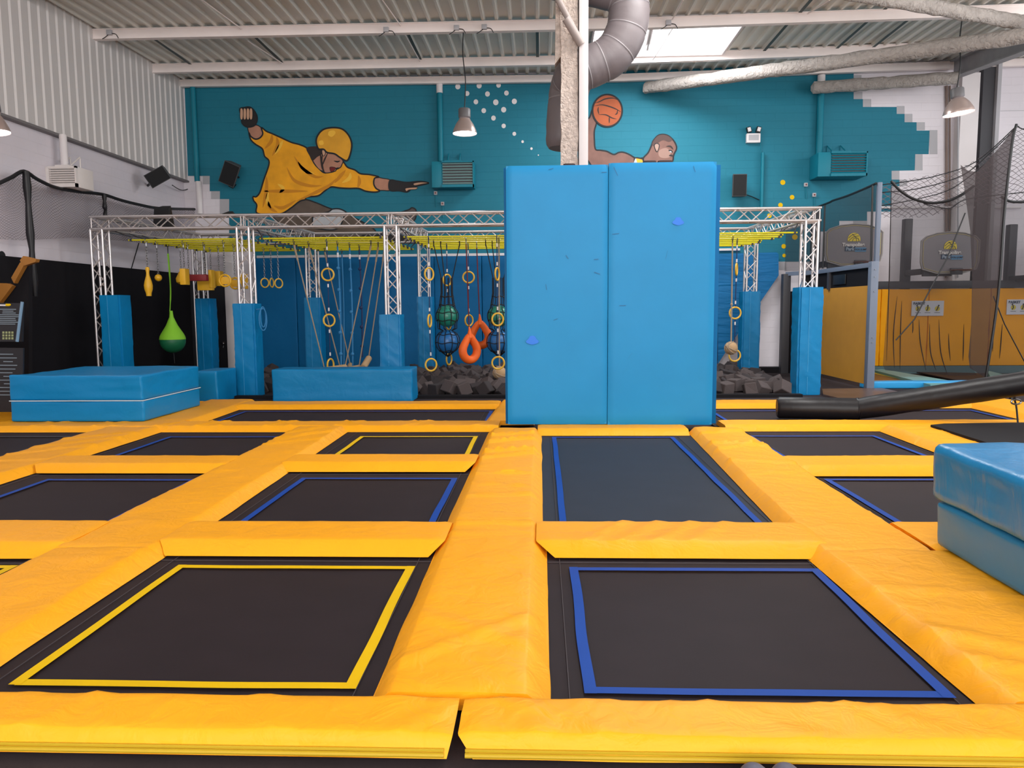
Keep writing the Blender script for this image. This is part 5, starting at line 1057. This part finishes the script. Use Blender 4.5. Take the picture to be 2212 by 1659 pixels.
# instruction signs
def text_mesh(body, size, m, name, parent, c, extr=.002, shear=0, bold=.0):
    cu = bpy.data.curves.new('t', 'FONT'); cu.body = body; cu.size = size; cu.extrude = extr; cu.shear = shear; cu.offset = bold; cu.align_x = 'CENTER'; cu.align_y = 'CENTER'
    ob = bpy.data.objects.new('t', cu); me = bpy.data.meshes.new_from_object(ob); bpy.data.objects.remove(ob)
    me.transform(Matrix.Rotation(math.pi/2, 4, 'X')); me.transform(Matrix.Translation(Vector(c)-ORG[parent.name])); me.materials.clear(); me.materials.append(m)
    o = bpy.data.objects.new(name, me); C.objects.link(o); o.parent = parent; ORG[o.name] = ORG[parent.name]; return o
for px, py, lb in [(2004, 666, 'white instruction sign with three yellow pictograms, behind the black net'), (2210, 663, 'white instruction sign cut by the right edge of the view')]:
    c = PY(px, py, YY-.03); w_, h_ = .40, .19; t = thing('instruction_sign', lb, 'sign', c)
    MB().box(c.x-w_, c.x+w_, c.y, c.y+.02, c.z-h_, c.z+h_).build('board', mat('sign_white', (214, 212, 218), .6), t)
    text_mesh('BASKET', .085, M_LNAVY, 'sign_title', t, (c.x-.22, c.y-.006, c.z+.12), bold=.003)
    for k in range(3):
        x = c.x-.24+k*.24; MB().lathe([(.065, 0), (.001, 0)], (x, c.y-.004, c.z-.01), 16, rot=Euler((1.57, 0, 0)).to_matrix()).build('pictogram', M_LINEY, t)
        f = MB(); f.tube([(x-.03, c.y-.008, c.z-.06), (x, c.y-.008, c.z-.01), (x+.02*(k-1), c.y-.008, c.z+.05)], .012, 6).ball((x+.03*(k-1), c.y-.008, c.z+.07), .018, 8); f.build('pictogram_figure', M_PLASTK, t)
        MB().box(x-.07, x+.07, c.y-.004, c.y, c.z-.115, c.z-.105).build('caption_line', M_DKST, t)
# backboards
def backboard(cx_, Yb, zc_, lb, hoopx=.16, turn=0):
    t = thing('basketball_hoop', lb, 'basketball hoop', (cx_, Yb, zc_), 'lane basketball hoops'); s = .735
    pts = [(-.94, -.28), (-.88, -.52), (-.42, -.66), (.42, -.66), (.88, -.52), (.94, -.28), (.94, .42), (.80, .55), (.45, .66), (0, .70), (-.45, .66), (-.80, .55), (-.94, .42)]
    MB().prism([(cx_+x*s, Yb, zc_+z*s) for x, z in pts], (0, .05, 0)).build('board', M_BOARDG, t)
    for sc_, m_, nn, r_ in ((1.0, mat('board_rim', (150, 144, 140), .5), 'rim_line', .014), (.93, mat('board_inner_line', (196, 180, 110), .5), 'inner_line', .006)):
        MB().tube([(cx_+x*s*sc_, Yb-.006, zc_+z*s*sc_) for x, z in pts], r_, 6, closed=True).build(nn, m_, t)
    bc = (cx_+.0, Yb-.012, zc_+.14); lg = MB(); R_ = .155
    lg.quad(*[(bc[0]+R_*math.cos(a), bc[1], bc[2]+R_*1.05*math.sin(a)) for a in [-.25+k*(math.pi+.5)/16 for k in range(17)]]); lo = lg.build('ball_emblem', mat('emblem_yellow', (232, 206, 50), .5), t)
    mb = MB()
    for pth in ([(-.14, .03), (-.05, .11), (.06, .14)], [(-.13, -.03), (-.02, .06), (.12, .09)], [(-.04, -.04), (0, .03), (.09, .03), (.12, -.04)], [(-.05, .13), (.04, .05), (.06, -.04)]):
        mb.tube(smooth3([(bc[0]+x, bc[1]-.004, bc[2]+z) for x, z in pth], 5), .006, 5)
    mb.build('emblem_seams', M_LNAVY, lo)
    z1 = zc_+.02; MB().box(cx_-.21, cx_+.04, Yb-.01, Yb, z1-.16, z1-.045).build('wordmark_backing', M_LNAVY, t); MB().box(cx_+.03, cx_+.30, Yb-.012, Yb, z1-.175, z1-.075).build('slogan_backing', M_LBLUE, t)
    text_mesh('Trampoline', .115, M_LWHT, 'wordmark', t, (cx_-.01, Yb-.016, z1-.005), bold=.004); text_mesh('Park', .11, mat('logo_grey_blue', (150, 165, 180), .5), 'wordmark', t, (cx_-.09, Yb-.016, z1-.11), bold=.004); text_mesh('YOU JUMP', .06, M_LNAVY, 'slogan', t, (cx_+.165, Yb-.018, z1-.125), shear=.15, bold=.002)
    hx = cx_+hoopx; MB().tube([(hx+.23*math.cos(k*math.pi/14), Yb-.28+.23*math.sin(k*math.pi/14), zc_-.42) for k in range(28)], .014, 8, closed=True).build('rim', mat('rim_rust', (96, 54, 44), .5), t)
    MB().box(hx-.14, hx+.14, Yb-.06, Yb-.002, zc_-.52, zc_-.36, .01).box(hx-.05, hx+.05, Yb-.07, Yb-.05, zc_-.46, zc_-.40).build('rim_bracket', M_DKST, t)
    MB().box(cx_-.86*s-.02, cx_-.62*s, Yb+.95, Yb+1.15, -.02, zc_+.95, .02).build('support_post', M_DKST, t); MB().box(cx_-.8*s, cx_+.1, Yb+.051, Yb+.14, zc_-.55, zc_-.3, .01).box(cx_-.84*s, cx_-.66*s, Yb+.14, Yb+.96, zc_-.5, zc_-.36, .01).build('support_arm', M_DKST, t)
b1_ = PY(2052, 547, 18.9); backboard(b1_.x, 18.9, b1_.z, 'grey basketball backboard with yellow ball emblem, facing us through the black net')
b2_ = PY(1844, 530, 18.9); backboard(b2_.x, 18.9, b2_.z, 'grey basketball backboard behind the net above the lane divider')
b3_ = PY(2290, 560, 18.9); backboard(b3_.x, 18.9, b3_.z, 'dark edge of a basketball backboard support at the right edge')
# black curtains / nets
def curtain(pts, Y, m, lb, folds=(), edge=True, top_n=None, r=.03, rope=None, cat='safety net'):
    t = thing('net_curtain', lb, cat, PY(*pts[-1], Y)); P_ = [PY(x, y, Y+.12*math.sin(x*.11)) for x, y in pts]
    P0 = [PY(x, y, Y) for x, y in pts]; MB().quad(*P0).build('netting', m, t)
    if top_n: MB().tube(smooth3(P0[:top_n], 6), r, 8).build('edge_webbing', M_PLASTK, t)
    for f in folds:
        f3 = smooth3([PY(x, y, Y-.03) for x, y in f], 6); n = len(f3); MB().tube(f3, [.003+.009*math.sin(math.pi*i/(n-1)) for i in range(n)], 6).build('fold', M_NETD, t)
    return t
ct = curtain([(1925, 391), (1945, 412), (1970, 428), (2000, 437), (2022, 438), (2050, 433), (2078, 420), (2104, 402), (2104, 560), (2100, 640), (2096, 788), (2110, 810), (2060, 812), (2000, 806), (1912, 800), (1907, 788), (1918, 640), (1924, 560)], 17.3, M_NETF, 'sheer black net curtain hanging in front of the near basketball hoop', top_n=8,
    folds=[[(1938, 640), (1930, 720), (1932, 795)], [(1948, 650), (1945, 720), (1944, 798)], [(1985, 690), (1988, 740), (2000, 800)], [(2028, 690), (2032, 760), (2046, 808)], [(2008, 700), (2010, 760), (2022, 800)], [(2049, 720), (2050, 750), (2053, 780)], [(1972, 690), (1972, 710), (1971, 720)], [(2082, 700), (2081, 750), (2080, 780)], [(1925, 400), (1922, 560), (1915, 780)]])
MB().tube([PY(2085, 460, 17.2), PY(2045, 560, 17.2), PY(2012, 620, 17.2), PY(1975, 690, 17.2), PY(1935, 735, 17.2)], .014, 6).build('lacing_cord', M_PLASTK, ct)
curtain([(2196, 268), (2188, 300), (2178, 380), (2168, 480), (2160, 600), (2148, 700), (2130, 815), (2122, 812), (2095, 795), (2092, 770), (2098, 700), (2100, 600), (2096, 500), (2082, 400), (2075, 356), (2090, 368), (2110, 372), (2140, 340), (2170, 305)], 16.8, M_NETD, 'dark bunched net curtain rising to a peak at the upper right', top_n=7, r=.028)
curtain([(2163, 425), (2190, 436), (2260, 432), (2260, 812), (2133, 812), (2150, 700)], 17.3, M_NETF, 'sheer black net curtain at the right edge of the view', top_n=3, folds=[[(2146, 690), (2145, 730), (2144, 760)], [(2165, 700), (2162, 740), (2159, 775)]])
MB().tube([PY(2146, 640, 17.2), PY(2170, 700, 17.2), PY(2215, 785, 17.2)], .012, 6).build('lacing_cord', M_PLASTK, tagd=('black cord slanting down across the yellow pads at the right edge', 'cord'))
# coarse bird netting over the lanes
t = thing('ceiling_net', 'coarse netting sagging over the basketball lanes at the right', 'safety net', PY(2000, 440, 18.6))
MB().quad(*[PY(x, y, 18.6) for x, y in [(1898, 400), (1925, 392), (1990, 382), (2060, 368), (2110, 345), (2165, 300), (2196, 270), (2230, 282), (2300, 300), (2300, 440), (2170, 440), (2080, 445), (2000, 470), (1898, 470)]]).build('netting', M_NETC, t)
for pp_ in ([(1898, 400), (1960, 392), (2030, 378), (2110, 348), (2196, 272)], [(1898, 416), (1980, 408), (2080, 378), (2150, 320), (2196, 275)], [(1900, 445), (1990, 428), (2060, 405), (2140, 345)], [(2196, 270), (2215, 280), (2300, 290)], [(1995, 440), (2050, 450), (2090, 430), (2212, 415), (2300, 400)]):
    MB().tube(smooth3([PY(x, y, 18.58) for x, y in pp_], 6), .012, 6).build('support_cord', M_ROPEK, t)
# lane floor: kerbs, dark beds, gloss mat
MB().prism([(p.x, p.y, -.028) for p in (PZ(1776, 840, 0), PZ(1905, 838, 0), PZ(2010, 862, 0), PZ(1840, 866, 0), PZ(1778, 852, 0))], (0, 0, .03)).build('gloss_mat', M_BROWN, tagd=('brown glossy mat in front of the lane divider post', 'mat'))
a, b = PZ(1882, 840, 0), PZ(2072, 836, 0)
soft_block('lane_kerb', a.x, b.x+.5, 16.0, 16.3, -.028, .12, mat('bright_blue_vinyl', (44, 158, 220), .4), None, amp=.006, r=.03); tag([o for o in bpy.data.objects if o.name.startswith('lane_kerb')][0], 'bright blue kerb pad at the front of the basketball lanes', 'kerb pad')
def flatpoly(name, pts, z0, h, m, lb, cat): return MB().prism([(PZ(x, y, z0+h).x, PZ(x, y, z0+h).y, z0) for x, y in pts], (0, 0, h)).build(name, m, tagd=(lb, cat))
flatpoly('lane_pad', [(1886, 799), (1904, 797), (2075, 826), (2040, 832), (2010, 831)], 0, .09, M_TEALV, 'long teal floor pad slanting beside the net curtain', 'safety pad')
flatpoly('lane_pad', [(2132, 800), (2165, 808), (2190, 806), (2212, 800), (2230, 806), (2170, 822), (2140, 815)], 0, .08, M_TEALV, 'teal floor pad at the foot of the right net curtain', 'safety pad')
flatpoly('lane_trampoline', [(1980, 803), (2130, 806), (2138, 820), (2090, 826)], 0, .03, M_BED, 'dark lane trampoline behind the foot of the net curtain', 'trampoline')
flatpoly('lane_trampoline', [(1884, 806), (1990, 831), (1884, 832)], 0, .03, M_BROWN, 'small brown triangle of lane trampoline by the steel post', 'trampoline')
flatpoly('lane_line', [(1884, 803), (1980, 827), (1984, 828), (1884, 806)], .03, .005, M_LINEY, 'thin yellow line on the lane trampoline by the steel post', 'line')
# shoe tips at the bottom edge
for px, s, lb in [(1618, -1, 'tip of a dark grey shoe at the bottom edge, left one'), (1685, 1, 'tip of a dark grey shoe at the bottom edge, right one')]:
    c = PZ(px, 1649, .04); t = thing('shoe', lb, 'shoe', (c.x, c.y, -.03), 'shoes at the bottom edge')
    MB().ball((c.x, c.y-.07, .03), .055, 20, (1, 1, .9)).box(c.x-.05, c.x+.05, c.y-.26, c.y-.06, -.02, .07, .03).build('upper', mat('shoe_grey', (86, 84, 100), .6), t)
    MB().box(c.x-.055, c.x+.055, c.y-.26, c.y-.02, -.03, -.005, .012).build('sole', M_WHITE, t)
